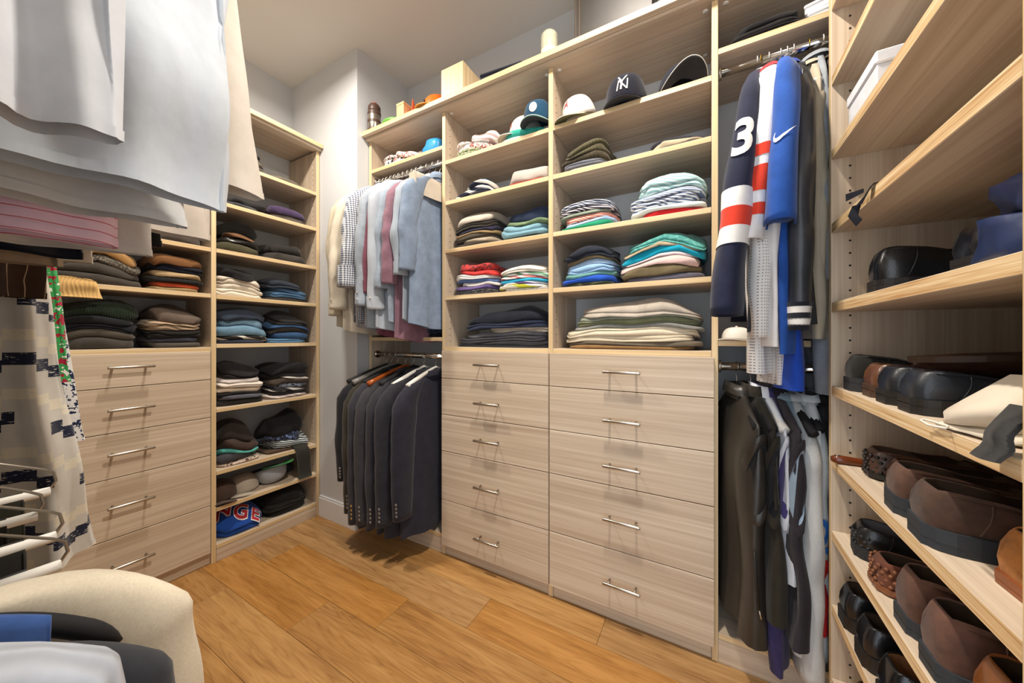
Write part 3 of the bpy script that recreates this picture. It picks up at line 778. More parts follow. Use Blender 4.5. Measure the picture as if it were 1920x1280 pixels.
# ------------------------------------------------------------------ lettering
def text_vf(s, size=1.0, res=.06, bold=.0, shear=0.0, spacing=1.0):
    cu = bpy.data.curves.new('t', 'FONT'); cu.body = s; cu.size = size; cu.resolution_u = 4
    cu.offset = bold; cu.shear = shear; cu.align_x = 'CENTER'; cu.align_y = 'CENTER'; cu.space_character = spacing
    cu.fill_mode = 'FRONT'
    o = bpy.data.objects.new('t', cu); COL.objects.link(o)
    dg = bpy.context.evaluated_depsgraph_get()
    me = bpy.data.meshes.new_from_object(o.evaluated_get(dg))
    bm = bmesh.new(); bm.from_mesh(me)
    bmesh.ops.remove_doubles(bm, verts=bm.verts, dist=1e-5)
    bmesh.ops.triangulate(bm, faces=bm.faces)
    for _ in range(4):
        es = [e for e in bm.edges if e.calc_length() > res*size]
        if not es: break
        bmesh.ops.subdivide_edges(bm, edges=es, cuts=1)
        bmesh.ops.triangulate(bm, faces=bm.faces)
    bm.verts.index_update()
    v = np.array([p.co[:2] for p in bm.verts]); f = [[q.index for q in p.verts] for p in bm.faces]
    bm.free(); bpy.data.objects.remove(o); bpy.data.curves.remove(cu); bpy.data.meshes.remove(me)
    v = v - (v.max(0)+v.min(0))/2
    return v, f
def poly_vf(pts, res):
    bm = bmesh.new()
    bm.faces.new([bm.verts.new((p[0], p[1], 0)) for p in pts])
    bmesh.ops.triangulate(bm, faces=bm.faces)
    for _ in range(5):
        es = [e for e in bm.edges if e.calc_length() > res]
        if not es: break
        bmesh.ops.subdivide_edges(bm, edges=es, cuts=1); bmesh.ops.triangulate(bm, faces=bm.faces)
    bm.verts.index_update()
    v = np.array([p.co[:2] for p in bm.verts]); f = [[q.index for q in p.verts] for p in bm.faces]
    bm.free()
    return v, f

# royal blue sweatshirt on the lowest shelf with letters running down its front
sw = stack('A2', .008, .232, .085, 'folded on lowest shelf of the corner tower', [('royal blue lettered', 'sweatshirt', '#1f4a9e', 12.0, 2, {'w': 1.0, 'rough': .7, 'dr': .55, 'd': 1.0, 'pw': 3.0})], depth=.27, front=.012)[0]
RED = solid('#b5202c', .8); WHT = solid('#e9e6e2', .8)
def on_sweat(v, off, ang, cx, cy):
    c, s = math.cos(ang), math.sin(ang)
    x = v[:, 0]*c - v[:, 1]*s + cx; y = v[:, 0]*s + v[:, 1]*c + cy
    out = []
    zm = float(np.min([p.co.z for p in sw.data.vertices]))
    for a, b_ in zip(x, y):
        out.append((a, b_, stack.T(a, b_) - .0008 + off))
    return out
for (ch, cx, cy, sz) in (('R', -.135+.03, .0, .085), ('N', -.055, -.050, .085), ('G', .006, -.092, .085), ('E', .062, -.118, .070)):
    for (mat, bold, off, nm) in ((WHT, .012, .0022, 'letter_border'), (RED, .004, .0036, 'letter')):
        v, f = text_vf(ch, sz, .12, bold*sz/.085*.45, .15)
        mk(nm, on_sweat(v, off, R(-20), cx, cy), f, mat, sw, smooth=False)

# cloths hanging over shelf edges
def draped(name, fr, u, z, w, back, hang, mat, label, cat, th=.010, seed=1, front=.0, lean=0.0, group=None, ns=12):
    """a strip lying on a shelf and hanging down over its front edge"""
    prof = [(back*(1-i/6.0), th*.5) for i in range(6)] + [(.004, th*.45), (-.006, .0), (-.012, -.012)] + [(-.012-.004*i/6, -.012-hang*i/6.0) for i in range(1, 7)]
    wb = Wob(seed, 5, (15, 60), 2)
    ts = np.linspace(-.5, .5, ns)
    V = []
    L = 0
    for side in (1, -1):
        for i, (d, zz) in enumerate(prof):
            L += .03
            for t in ts:
                o = .004*wb(t*w*1.0, i*.02)
                edge = math.sqrt(max(0, 1-(2*t)**6))
                d_ = (d - side*th*.5*edge*(1 if i > 6 else .15) + o*(i > 6)) ; z_ = zz + side*th*.5*edge*(1 if i <= 6 else .2) + abs(o)*(i <= 6)
                V.append((t*w*(1+.02*i/15) + lean*max(0, i-7)/8, d_, z_))
    m = len(prof); F = []
    for s in (0, 1):
        for i in range(m-1):
            for k in range(ns-1):
                a = s*m*ns + i*ns+k
                q = [a, a+1, a+ns+1, a+ns]
                F.append(q[::-1] if s == 0 else q)
    def idx(s, i, k): return s*m*ns+i*ns+k
    for i in range(m-1):
        F.append([idx(0, i, 0), idx(0, i+1, 0), idx(1, i+1, 0), idx(1, i, 0)]); F.append([idx(0, i+1, ns-1), idx(0, i, ns-1), idx(1, i, ns-1), idx(1, i+1, ns-1)])
    for k in range(ns-1):
        F.append([idx(0, m-1, k), idx(0, m-1, k+1), idx(1, m-1, k+1), idx(1, m-1, k)]); F.append([idx(0, 0, k+1), idx(0, 0, k), idx(1, 0, k), idx(1, 0, k+1)])
    loc, rz = at(fr, u, front, z+.001)
    o = mk(name, V, F, mat, None, loc, rz)
    return prop(o, label, cat, group)
draped('ribbed_cuff', 'A1', .165, 1.310, .115, .012, .048, K('#c9a266', .8), 'tan ribbed sweater end hanging over shelf edge above left drawers', 'sweater', .012, 5, lean=.015)
draped('hanging_cloth', 'A2', .405, .444, .075, .10, .165, WL('#2a2a24'), 'dark cloth hanging down over shelf edge beside the caps', 'cloth', .016, 8, lean=.02)
# ------------------------------------------------------------------ caps
def cap(loc, rz, crown, brim, under=None, label='', tilt=(0, 0), s=1.0, emblem=None, group='baseball caps', squash=1.0, trim=None, bend=.55):
    """cap with its brim towards local -y; base of the crown at z = 0"""
    root = empty('baseball_cap', loc, label=label, cat='cap', group=group, rot=(R(tilt[0]), R(tilt[1]), rz))
    rx, ry, hh = .080*s, .094*s, .112*s*squash
    def cp(az, el, off=0.0):
        # az from -y direction, el 0..1 from rim to top
        e = el*math.pi/2
        ce, se = math.cos(e)**.62, math.sin(e)**.95
        seam = 1 - .012*math.exp(-((((az/(math.pi/3)) + .5) % 1 - .5)/.07)**2)
        fr = 1 + .06*max(0, math.cos(az))*se*(1-se)
        return Vector((math.sin(az)*rx*ce*seam*fr, -math.cos(az)*ry*ce*seam*fr, hh*se)) * (1 + off/.09)
    n, m = 48, 12
    V = [cp(2*math.pi*k/n, i/m) for i in range(m) for k in range(n)]
    V += [cp(2*math.pi*k/n, 0, -.004)+Vector((0, 0, .001)) for k in range(n)]
    V.append(Vector((0, 0, hh)))
    F = grid_faces(m, n)
    for k in range(n):
        F.append([(m-1)*n+k, (m-1)*n+(k+1) % n, len(V)-1])
        F.append([(k+1) % n, k, m*n+k, m*n+(k+1) % n])
    mk('crown', V, F, crown, root)
    v, f = lathe_vf([(.008*s, 0), (.0075*s, .003), (.004*s, .005)], 12)
    mk('top_button', v, f, crown, root, (0, 0, hh-.001))
    # brim
    na, nr = 21, 7
    V = []; mi = []
    for side in (0, 1):
        for i in range(na):
            a = R(-72 + 144*i/(na-1))
            for j in range(nr):
                t = j/(nr-1)
                ext = .070*s*math.cos(a*1.05)**.8 if abs(a*1.05) < math.pi/2 else 0
                p = cp(a, .0) 
                d = Vector((math.sin(a)*.35, -1, 0)).normalized()
                q = p + d*ext*t
                q.z = .006*s - bend*.5*(q.x**2)/.08 - .10*ext*t*t - (.0035 if side else 0) + bend*.0*t
                q.z += bend*.022*s*(t)
                V.append(q)
    F = []
    def ii(s_, i, j): return s_*na*nr+i*nr+j
    for s_ in (0, 1):
        for i in range(na-1):
            for j in range(nr-1):
                q = [ii(s_, i, j), ii(s_, i+1, j), ii(s_, i+1, j+1), ii(s_, i, j+1)]
                F.append(q[::-1] if s_ == 0 else q); mi.append(s_)
    for i in range(na-1):
        F.append([ii(0, i, nr-1), ii(0, i+1, nr-1), ii(1, i+1, nr-1), ii(1, i, nr-1)]); mi.append(0)
    b = mk('brim', V, F, [brim, under or brim], root, mi=mi)
    if trim:
        pts = [V[ii(0, i, nr-1)] for i in range(na)]
        mk('brim_edge', *tube_vf(pts, .0015*s, 6), trim, b)
    if emblem:
        for (vv, ff, mat, el0, sc) in emblem:
            out = []
            for (a, b_) in vv:
                out.append(cp(a*sc/rx, el0 + b_*sc/(hh*1.25), .0022))
            mk('emblem', out, ff, mat, root, smooth=False)
    return root
NAVY = C('#1b1c28'); WCAP = C('#e6dfd4'); REDL = solid('#a82a30', .8); WHL = solid('#ece9e2', .7)
vn, fn = text_vf('N', 1.0, .06, -.012, .12); vy, fy = text_vf('Y', 1.25, .06, -.012, .12)
def Bpt(x, y, z): return (x, y, z)
cap((-.285, 1.462, 2.040), R(4), NAVY, NAVY, C('#2a2a30'), 'navy baseball cap with white NY monogram on the highest shelf', s=1.0, tilt=(20, 0),
    emblem=[(vn*np.array([1.35, 1]), fn, WHL, .36, .052), (vy*np.array([1.25, 1]), fy, WHL, .42, .056)])
cap((-.095, 1.475, 2.030), R(24), C('#20222e'), C('#23242e'), C('#2b2a2c'), 'dark visor cap with pale brim edge at right end of highest shelf', tilt=(-4, 6), s=.92, trim=WHL, bend=1.5)
vs, fs = text_vf('A', 1.0, .12, .01, .3)
cap((-.470, 1.438, 2.036), R(-30), WCAP, C('#d8cfc0'), C('#7a7a4c'), 'cream cap with red script, beside the navy monogram cap', s=.80, tilt=(20, 0), emblem=[(vs, fs, REDL, .46, .042)])
stack('B2', .11, .24, 1.995, 'flat behind the cream and navy caps', [('blue', 'cloth', '#2a3f66', 2.4, 1)], depth=.10, front=.18)
cap((-.755, 1.500, 2.058), R(-40), WCAP, WCAP, C('#c8bca8'), 'white cap with red letter tilted behind the teal cap', tilt=(10, 0), s=.92, emblem=[(vs, fs, REDL, .42, .04)])
vp, fp = text_vf('P', 1.0, .12, .01, .2)
circ = poly_vf([(math.cos(2*math.pi*k/20)*.5, math.sin(2*math.pi*k/20)*.5) for k in range(20)], .2)
cap((-.665, 1.440, 2.075), R(6), C('#1c4560'), C('#238a80'), C('#2a2f38'), 'teal and blue cap with round white badge on folded teal tee', s=.84, tilt=(22, 0), trim=WHL, bend=.9,
    emblem=[(circ[0], circ[1], WHL, .42, .040), (vp, fp, solid('#1c4560', .8), .42, .028)])
# caps on the corner tower
cap((XA-.125, .825, .268), R(75), WL('#4a3a30'), C('#4f3d32'), C('#2a2826'), 'brown cap with dark brim lying on tower shelf, leftmost of three caps', s=.9, squash=.85, bend=.9)
cap((XA-.135, .935, .268), R(60), C('#b9ac9c'), C('#c0b4a2'), C('#a89c8a'), 'beige cap with brim forward between the brown and green-brimmed caps', s=.86, squash=.8)
cap((XA-.110, 1.055, .348), R(-75), C('#a9b0bb'), C('#3f8f4f'), C('#3a9a4c'), 'overturned pale grey cap with green brim on tower shelf', tilt=(180+20, 0), s=.9, squash=.85, bend=.5)
cap((.092, 1.405, 1.0915), R(-20), C('#dcd6cc'), C('#d8d2c6'), None, 'small white cap tucked behind the mesh jerseys on middle shelf', s=.55, squash=.7)

# ------------------------------------------------------------------ things on the top boards
ZT = 2.2836
t = empty('vacuum_flask', (-1.680, 1.358, ZT), label='steel vacuum flask with brown bands at left end of the top board', cat='flask')
BRN = solid('#4a3226', .45)
mk('body', *lathe_vf([(.034, 0), (.036, .004), (.036, .118), (.033, .124)], 28), STEEL, t)
for z in (.0, .052, .100): mk('band', *lathe_vf([(.0366, z), (.0372, z+.002), (.0372, z+.014), (.0366, z+.016)], 28, False, False), BRN, t)
mk('cup_lid', *lathe_vf([(.034, .122), (.035, .126), (.034, .150), (.027, .162), (.018, .165)], 28), BRN, t)
mk('lid_top', *lathe_vf([(.017, .165), (.016, .174), (.006, .177)], 20), solid('#a8685c', .5), t)
mk('handle', *tube_vf([(-.034, 0, .115), (-.050, 0, .11), (-.053, 0, .09), (-.053, 0, .03), (-.049, 0, .012), (-.034, 0, .010)], .006, 8), BRN, t)
t = empty('flying_disc_stack', (-1.545, 1.420, ZT), label='green-rimmed disc lying beside the steel flask', cat='disc')
mk('disc', *lathe_vf([(.085, 0), (.092, .006), (.090, .020), (.070, .030), (.030, .033)], 36), solid('#8d8478', .6), t)
mk('rim', *lathe_vf([(.092, .014), (.0955, .020), (.094, .030), (.088, .034), (.080, .031)], 36, False, False), solid('#5f9c3c', .45), t)
t = empty('wooden_block', (-1.43, 1.36, ZT), label='small pale wooden box left of the orange helmet', cat='box')
box('box_body', -1.462, -1.408, 1.325, 1.40, ZT, ZT+.066, wood('z', '#caa06c', '#e0bd8c', '#d6ae7c'), t)
box('box_lid', -1.463, -1.407, 1.324, 1.401, ZT+.0665, ZT+.080, wood('z', '#caa06c', '#e0bd8c', '#d6ae7c'), t)
ORG = solid('#e8701c', .4)
t = empty('orange_card', (-1.378, 1.362, ZT), label='orange-red upright card between wooden box and helmet', cat='card', rot=(0, R(4), R(35)))
mk('card_panel', *box_vf(-.003, .003, -.035, .035, 0, .078)[:2], solid('#c2501a', .6), t, smooth=False)
mk('card_fold', *box_vf(.003, .0045, -.033, .033, .002, .07, .0004)[:2], solid('#d96a2a', .6), t, smooth=False)
# helmet
t = empty('orange_helmet', (-1.255, 1.432, ZT), rz=R(-15), label='orange hard hat with brim on the top board', cat='helmet')
n = 32; m = 10; V = []
for i in range(m):
    e = i/(m-1)*math.pi/2*.80
    for k in range(n):
        a = 2*math.pi*k/n
        r_ = math.cos(e)**.55
        V.append((math.cos(a)*.080*r_, math.sin(a)*.092*r_, .012+.088*math.sin(e)))
F = grid_faces(m, n) + [[(m-1)*n+k for k in range(n)]]
mk('shell', V, F, ORG, t)
V = []
for rr, zz in ((1.0, .012), (1.22, .006), (1.22, .001), (1.0, .006)):
    for k in range(n):
        a = 2*math.pi*k/n
        front = 1 + .22*max(0, -math.sin(a))*(rr > 1.1)
        V.append((math.cos(a)*.080*rr, math.sin(a)*.092*rr*front, zz - .012*0))
F = grid_faces(4, n) + [[3*n+k, 3*n+(k+1) % n, (k+1) % n, k] for k in range(n)]
mk('brim', V, F, solid('#dc8a24', .45), t)
mk('vent_slot', *box_vf(-.003, .003, -.0930, -.088, .042, .056)[:2], DARKHOLE, t, smooth=False)
for s_ in (-1, 1): mk('ridge', *tube_vf([(s_*.02, -.08, .03), (s_*.02, -.06, .075), (s_*.018, 0, .098), (s_*.018, .05, .085)], .006, 8), ORG, t)
v, f = lathe_vf([(.05, 0), (.055, .06), (.050, .15), (.030, .175), (.008, .182)], 24)
prop(mk('white_jar', v, f, solid('#e4ddd0', .6), None, (-1.255, 1.602, ZT+.0)) , 'rounded white jar peeking out behind the orange hard hat', 'jar')
# wooden cube
t = empty('wooden_box', (-1.085, 1.40, ZT), rz=R(0), label='square pale wooden box, largest of the boxes on the top board', cat='box')
BW = wood('z', '#d9b888', '#ecd4ac', '#e2c69a')
for q, nm in (((-1.150, -1.015, 1.328, 1.338), 'front_panel'), ((-1.150, -1.015, 1.458, 1.468), 'back_panel'), ((-1.150, -1.140, 1.3385, 1.4575), 'side_panel'), ((-1.025, -1.015, 1.3385, 1.4575), 'side_panel')):
    box(nm, *q, ZT, ZT+.145, BW, t)
box('bottom_panel', -1.1395, -1.0255, 1.3385, 1.4575, ZT, ZT+.008, BW, t)
box('top_panel', -1.1395, -1.0255, 1.3385, 1.4575, ZT+.133, ZT+.1448, BW, t)
# dark flat case
t = empty('flat_case', (-.815, 1.405, ZT), rz=R(6), label='flat dark blue case lying between wooden box and white roll', cat='case', rot=(R(0), 0, R(6)))
v, f, _ = box_vf(-.105, .105, -.075, .075, 0, .016, .004); mk('case_base', v, f, C('#262a3c'), t, smooth=False)
v, f, _ = box_vf(-.107, .107, -.077, .077, .0165, .034, .006); mk('case_lid', v, f, C('#20232f'), t, smooth=False)
# roll wrapped in clear film
t = empty('wrapped_roll', (-.580, 1.358, ZT), label='white paper roll in clear wrapping with pale green end', cat='roll', rot=(R(0), R(0), R(20)))
mk('roll', *lathe_vf([(.034, 0), (.036, .004), (.036, .088), (.030, .094)], 28), solid('#ead9bd', .6), t)
mk('film', *lathe_vf([(.0366, .030), (.0372, .05), (.0368, .092), (.030, .104), (.012, .110)], 28, False, True), solid('#e4e8d4', .15, 0, 'clear_film', .5, .6), t)
mk('green_label', *lathe_vf([(.0150, .0945), (.024, .0955), (.015, .0965)], 20, False, False), solid('#a9c08a', .6), t)
# dark picture / suitcase standing at the wall
t = empty('dark_case', (-.315, 1.42, ZT), label='dark brown case standing on the top board near the ceiling', cat='case')
DK = leather('#2c2620', .45)
v, f, _ = box_vf(-.155, .150, -.06, .06, .004, .30, .008); mk('shell', v, f, DK, t, smooth=False)
for xx in (-.150, -.135): mk('edge_strip', *box_vf(xx, xx+.004, -.0625, .0625, .002, .302, .001)[:2], solid('#5a4a3c', .5), t, smooth=False)
for xx in (-.13, .13):
    for yy in (-.04, .04): mk('foot', *lathe_vf([(.008, 0), (.008, .005)], 10), solid('#111111', .8), t, (xx, yy, 0))
CLEAR = solid('#dfe3e6', .08, 0, 'clear_plastic', .6, .8)
for i, (x, y) in enumerate(((-.118, 1.375), (-.045, 1.38))):
    t = empty('plastic_box', (x, y, ZT), label='clear plastic container on the top board, ' + ('next to the dark case' if i == 0 else 'second from the dark case'), cat='container', group='clear plastic containers')
    mk('container', *merge([box_vf(-.03, .03, -.04, .04, 0, .05, .006)[:2]]), CLEAR, t, smooth=False)
    mk('lid', *box_vf(-.032, .032, -.042, .042, .0505, .058, .003)[:2], CLEAR, t, smooth=False)
# blue plastic bag on BL shelf
stack('BL', .335, .525, 2.078, 'crumpled on shelf above the dress shirts', [('bright blue', 'plastic bag', C('#2f96d6', 'shiny'), 8.5, 1, {'rough': 2.8, 'dr': .5, 'name': 'plastic_bag'})], depth=.20, front=.02, group='bags')
# white boxes on BR top shelf
for i, (x0, x1, y0, y1, h, a) in enumerate(((.0, .17, 0, .17, .035, -8), (.01, .17, .005, .165, .03, -14))):
    t = empty('flat_white_box', (.375, 1.46, 2.0765 + (.0 if i == 0 else .0370)), rz=R(a), label=('lower' if i == 0 else 'upper') + ' flat white box on the shelf above the jerseys', cat='box', group='flat white boxes')
    v, f, _ = box_vf(-.085, .085, -.085, .085, 0, h*.6, .002); mk('box_tray', v, f, solid('#d5d8de', .6), t, smooth=False)
    v, f, _ = box_vf(-.087, .087, -.087, .087, h*.6+.0003, h, .003); mk('box_lid', v, f, solid('#e3e5e9', .6), t, smooth=False)
#PART3
# ------------------------------------------------------------------ hanging clothes
def hook_vf(z_rod, r=.0165, drop=.085, wire=.0016):
    """hanger hook around a rod at the origin height z_rod, stem down to z_rod-drop; lies in the local y-z plane"""
    pts = []
    for k in range(11):
        a = R(215 - 250*k/10)
        pts.append((0, math.cos(a)*r, z_rod + math.sin(a)*r))
    pts += [(0, math.cos(R(-35))*r*.7, z_rod-.024), (0, 0, z_rod-.036), (0, 0, z_rod-drop)]
    return tube_vf(pts, wire, 6)

def hanger(loc, yaw, W, slope, mat, label, drop=.085, wiremat=None, bar=True, wide=.006, group='clothes hangers', thick=1.0):
    """loc = on the rod axis"""
    h = empty('clothes_hanger', loc, yaw, label, 'hanger', group)
    mk('hook', *hook_vf(0, drop=drop), wiremat or STEEL, h)
    zt = -drop
    def pr(t): return (0, t*W/2, zt - slope*abs(t)**1.15 - .002)
    pts = [pr(-1+i/8.0) for i in range(17)]
    rad = [wide*(.8+.9*abs(-1+i/8.0)) for i in range(17)]
    mk('shoulder_bar', *tube_vf(pts, rad, 8), mat, h)
    if bar: mk('trouser_bar', *tube_vf([(0, -W*.46, zt-slope*.98), (0, -W*.40, zt-slope-.012), (0, W*.40, zt-slope-.012), (0, W*.46, zt-slope*.98)], wide*.6, 6), mat, h)
    return h

def sleeve_fn(p0, L, r0, r1, out=.03, dx=0.0, bend=.0, flat=.62, seed=0, wr=.004, inn=.10, rise=.034):
    """tube from the neck side over the shoulder point p0 and down; t = 0..1 runs down the hanging part"""
    wb = Wob(seed, 7, (16, 70), 3); wb2 = Wob(seed+1, 3, (40, 90), 3)
    TS = .12
    def c(t):
        if t < TS:
            q = t/TS
            return np.array([p0[0]+dx*t, p0[1]+inn*(1-q)-out*math.sin(t*1.6*math.pi/2)*q, p0[2]+rise*(1-q**1.5)-L*t*q])
        return np.array([p0[0]+dx*t, p0[1]-out*math.sin(min(1, t*1.6)*math.pi/2)-bend*math.sin(t*math.pi), p0[2]-L*t])
    def pos(th, t, off=0.0):
        r = r0 + (r1-r0)*t**.8
        k = .30 + .70*min(1.0, t/TS)**.7
        cc = c(t)
        el = 1 + .7*math.exp(-((t-.55)/.16)**2)
        a = np.array(math.cos(th)*.06); b_ = np.array(math.sin(th)*.06); d = np.array(t*L)
        w = wr*.62*el*float(wb(a, b_, d*.55)) + wr*.34*el*float(wb2(a*.5, b_*.5, d*.9))
        sn, cs = math.sin(th), math.cos(th)
        ry = (r*k+w+off); rx = (r*flat*k+w+off)
        # a slightly boxy, flattened section with a soft crease along the front
        return (cc[0]+rx*math.copysign(abs(cs)**.85, cs), cc[1]+ry*math.copysign(abs(sn)**.9, sn), cc[2])
    return pos

def sleeve(name, parent, mat, fn, nt_=22, n=20, t0=0.0, t1=1.0, off=0.0, closed=True, inner=True):
    ts = np.linspace(t0, t1, nt_)
    V = [fn(2*math.pi*k/n, t, off) for t in ts for k in range(n)]
    F = [q[::-1] for q in grid_faces(nt_, n)]
    if inner:   # turn the end inwards
        for dz, o2 in ((.0, -.003), (.012, -.005)):
            for k in range(n):
                p = fn(2*math.pi*k/n, t1, off+o2); V.append((p[0], p[1], p[2]+dz))
        for j in range(2):
            a = (nt_-1+j)*n
            for k in range(n): F.append([a+(k+1) % n, a+k, a+n+k, a+n+(k+1) % n])
        F.append([(nt_+1)*n+k for k in range(n)])
    if closed: F.append(list(range(n)))
    return mk(name, V, F, mat, parent)

def body_vf(L, W, T, slope, seed, flare=0.0, hemcurve=0.0, nv=20, n=44, wr=.006, folds=3, neck=.07, lean=(0, 0), t0=.014, fold_amp=.012, off=0.0, v0=0.0, v1=1.0):
    """flattened hanging body: local x thickness, y width, z = 0 at the neck, negative downwards"""
    wb = Wob(seed, 6, (9, 40), 3); rs = np.random.RandomState(seed % 9999); ph = rs.uniform(0, 6.28, 3)
    th = np.linspace(0, 2*np.pi, n, endpoint=False)
    cs, sn = np.cos(th), np.sin(th)
    rows_ = []
    for v in np.linspace(v0, v1, nv):
        Wv = W*(1 + flare*v)
        Tv = t0 + (T-t0)*min(1, (v/.25))**.6
        y = np.sign(cs)*np.abs(cs)**.75*(Wv/2+off)
        yn = y/(Wv/2)
        zt = -slope*np.clip((np.abs(y)-neck)/(W/2-neck), 0, 1)**1.2
        hem = L + hemcurve*(1-np.abs(yn)**2.0)*1.0
        z = zt + v*(-hem-zt)
        fa = fold_amp*v
        x = np.sign(sn)*np.abs(sn)**.8*(Tv/2+off) + fa*np.sin(folds*math.pi*yn+ph[0]) + .4*fa*np.sin(2.3*folds*math.pi*yn+ph[1])
        w = wr*min(1, v*3+.1)*wb(np.sign(sn)*.1, y, z*.7)
        x = x + w*np.where(np.abs(sn) > .2, np.sign(sn), 0)*.9
        y = y + w*.5*np.sign(cs)*(np.abs(cs) > .5)
        rows_.append(np.stack([x+lean[0]*v, y+lean[1]*v, z], 1))
    return np.concatenate(rows_), nv, n

def body(name, parent, mat, L, W, T, slope, seed, cap_top=True, **kw):
    V, nv, n = body_vf(L, W, T, slope, seed, **kw)
    F = [q[::-1] for q in grid_faces(nv, n)]
    if cap_top:
        for k in range(1, n//2):
            a, b_, c, d = k, k+1, n-k-1, n-k
            if k+1 <= n//2 - 0 and c > b_: F.append([a, b_, c, d])
        F.append([0, 1, n-1]); 
    return mk(name, V, F, mat, parent)

def collar(parent, mat, r=.055, h=.035, flat=.45, name='collar'):
    V = []; n = 20
    for rr, zz in ((1.0, -.012), (1.0, h*.5), (.96, h), (1.06, h+.002), (1.22, h*.45), (1.28, h*.1)):
        for k in range(n):
            a = 2*math.pi*k/n
            V.append((math.cos(a)*r*rr*flat, math.sin(a)*r*rr, zz - .010*math.sin(a)**2))
    return mk(name, V, [q[::-1] for q in grid_faces(6, n)], mat, parent)

def buttons(parent, pts, mat, r=.0055, axis='y'):
    v, f = lathe_vf([(r, 0), (r, .002), (r*.6, .0028)], 10)
    for p in pts:
        if axis == 'y': vv = [(a, -c, b_) for a, b_, c in v]; ff = f
        else: vv = [(c, a, b_) for a, b_, c in v]; ff = f
        mk('button', vv, ff, mat, parent, p)

def shirt(loc, yaw, label, mat, L=.74, W=.42, T=.045, slope=.085, sl=.56, cuffm=None, seed=1, cat='shirt', name='dress_shirt', group='dress shirts on the upper rod', r=(.060, .042), out=.035, dx=0.0,
          back_sleeve=True, cuff=True, col=True, lean=(0, 0), hemcurve=.03, bend=.0, rolled=False, flat=.62, wr=.0055, zoff=-.095, btn=None, folds=3, flare=.0, body_wr=.006):
    """loc = point on the rod axis; the near (front) shoulder is towards local -y"""
    root = empty(name, (loc[0], loc[1], loc[2]+zoff-L), yaw, label, cat, group)
    sub = (0, 0, L)
    b = body('body', root, mat, L, W, T, slope, seed, hemcurve=hemcurve, lean=lean, folds=folds, flare=flare, wr=body_wr); b.location = sub
    for s_ in ((-1, 1) if back_sleeve else (-1,)):
        p0 = (0, -W/2+.035, -slope*.62+.010)
        ln = sl if not rolled else sl
        fn = sleeve_fn(p0, ln, r[0], r[1], out=out, dx=dx if s_ < 0 else 0, bend=bend, flat=flat, seed=seed+5, wr=wr)
        if s_ > 0:
            fn_ = fn
            fn = lambda th, t, off=0.0, g=fn_: (lambda p: (p[0], -min(0, p[1]+.04)*.55+.02 if False else W/2-.06+(-p[1]-W/2)*.35, p[2]))(g(-th, t, off))
        so = sleeve('sleeve', root, mat, fn, inner=not cuff); so.location = sub
        if cuff:
            k0 = 1-.062/ln if not rolled else 1-.10/ln
            co = sleeve('cuff', so, cuffm or mat, fn, 6, 20, k0, 1.004 if not rolled else 1.01, .0035 if not rolled else .014, closed=False)
            if btn and s_ < 0:
                p = [fn(R(-70), k, .0055) for k in btn]
                buttons(co, p, solid('#c9c0b4', .35, name='button_shell'))
    if col:
        c_ = collar(root, cuffm if cuffm and False else mat); c_.location = (0, 0, L)
    return root

WHB = solid('#e8e4dc', .35, name='white_hanger')
U = (RODY, ZU)
shirts = [  # x on rod, yaw deg, label, material, L, W, sleeve length, options
    (-1.672, -14, 'beige dress shirt, leftmost on the rod, in front of the wall', C('#bdb29c'), .76, .50, .66, {}),
    (-1.640, -13, 'grey and brown striped shirt behind the leftmost beige shirt', S('#c8c0b6', '#7d756c', .9, 'vstripe'), .74, .46, .55, {}),
    (-1.612, -12, 'cream cotton dress shirt with long cuffed sleeve, second beige one', C('#cfc5b2'), .78, .51, .63, {'btn': [.93]}),
    (-1.578, -11, 'dark dotted shirt tucked behind the cream shirt', C('#4b4a54', 'dots', '#a9a6ac'), .74, .45, .50, {}),
    (-1.548, -11, 'plain pale grey shirt left of the gingham shirt', C('#b3b1b0'), .76, .47, .52, {}),
    (-1.515, -10, 'navy and white gingham shirt with rolled-up sleeve', C('#dfe0e2', 'check', '#3d4a66'), .74, .50, .52, {'rolled': True, 'r': (.062, .056)}),
    (-1.480, -9, 'grey micro-check shirt right of the gingham shirt', C('#c9c8c8', 'check', '#6a6a70', None, .5), .76, .47, .55, {}),
    (-1.445, -8, 'light blue-grey dress shirt with buttoned cuff', C('#9ca5b0'), .77, .50, .62, {'btn': [.90, .955]}),
    (-1.412, -8, 'maroon shirt squeezed between two pale blue shirts', C('#7a4656'), .80, .44, .56, {}),
    (-1.380, -6, 'white-blue dress shirt with buttoned cuff, right of maroon shirt', C('#b4bcc6'), .77, .50, .64, {'btn': [.92]}),
    (-1.345, -5, 'pale steel-blue shirt, third from the right end', C('#98a4b2'), .74, .45, .54, {}),
    (-1.305, -4, 'pinkish mauve shirt hanging lowest near the right end', C('#8d6a78'), .82, .42, .52, {}),
    (-1.262, -3, 'silver-blue shirt showing its broad side', C('#9fa9b4'), .73, .42, .48, {}),
    (-1.222, -2, 'blue-grey shirt at right end of rod beside the cabinet', C('#8292a8'), .75, .40, .46, {})]
for i, (x, yw, lab, m_, L, W_, sl, op) in enumerate(shirts):
    shirt((x, RODY, ZU), R(yw), lab, m_, L=L, W=W_, sl=sl, seed=100+i*13, T=.034, out=.03+.012*(i % 3), dx=-.012, **op)
    hanger((x, RODY, ZU), R(yw), W_*.86, .075, WHB, 'white wire hanger holding the ' + lab.split(' shirt')[0].split(' dress')[0] + ' shirt', drop=.095, wiremat=WIRE, group='hangers of the dress shirts')
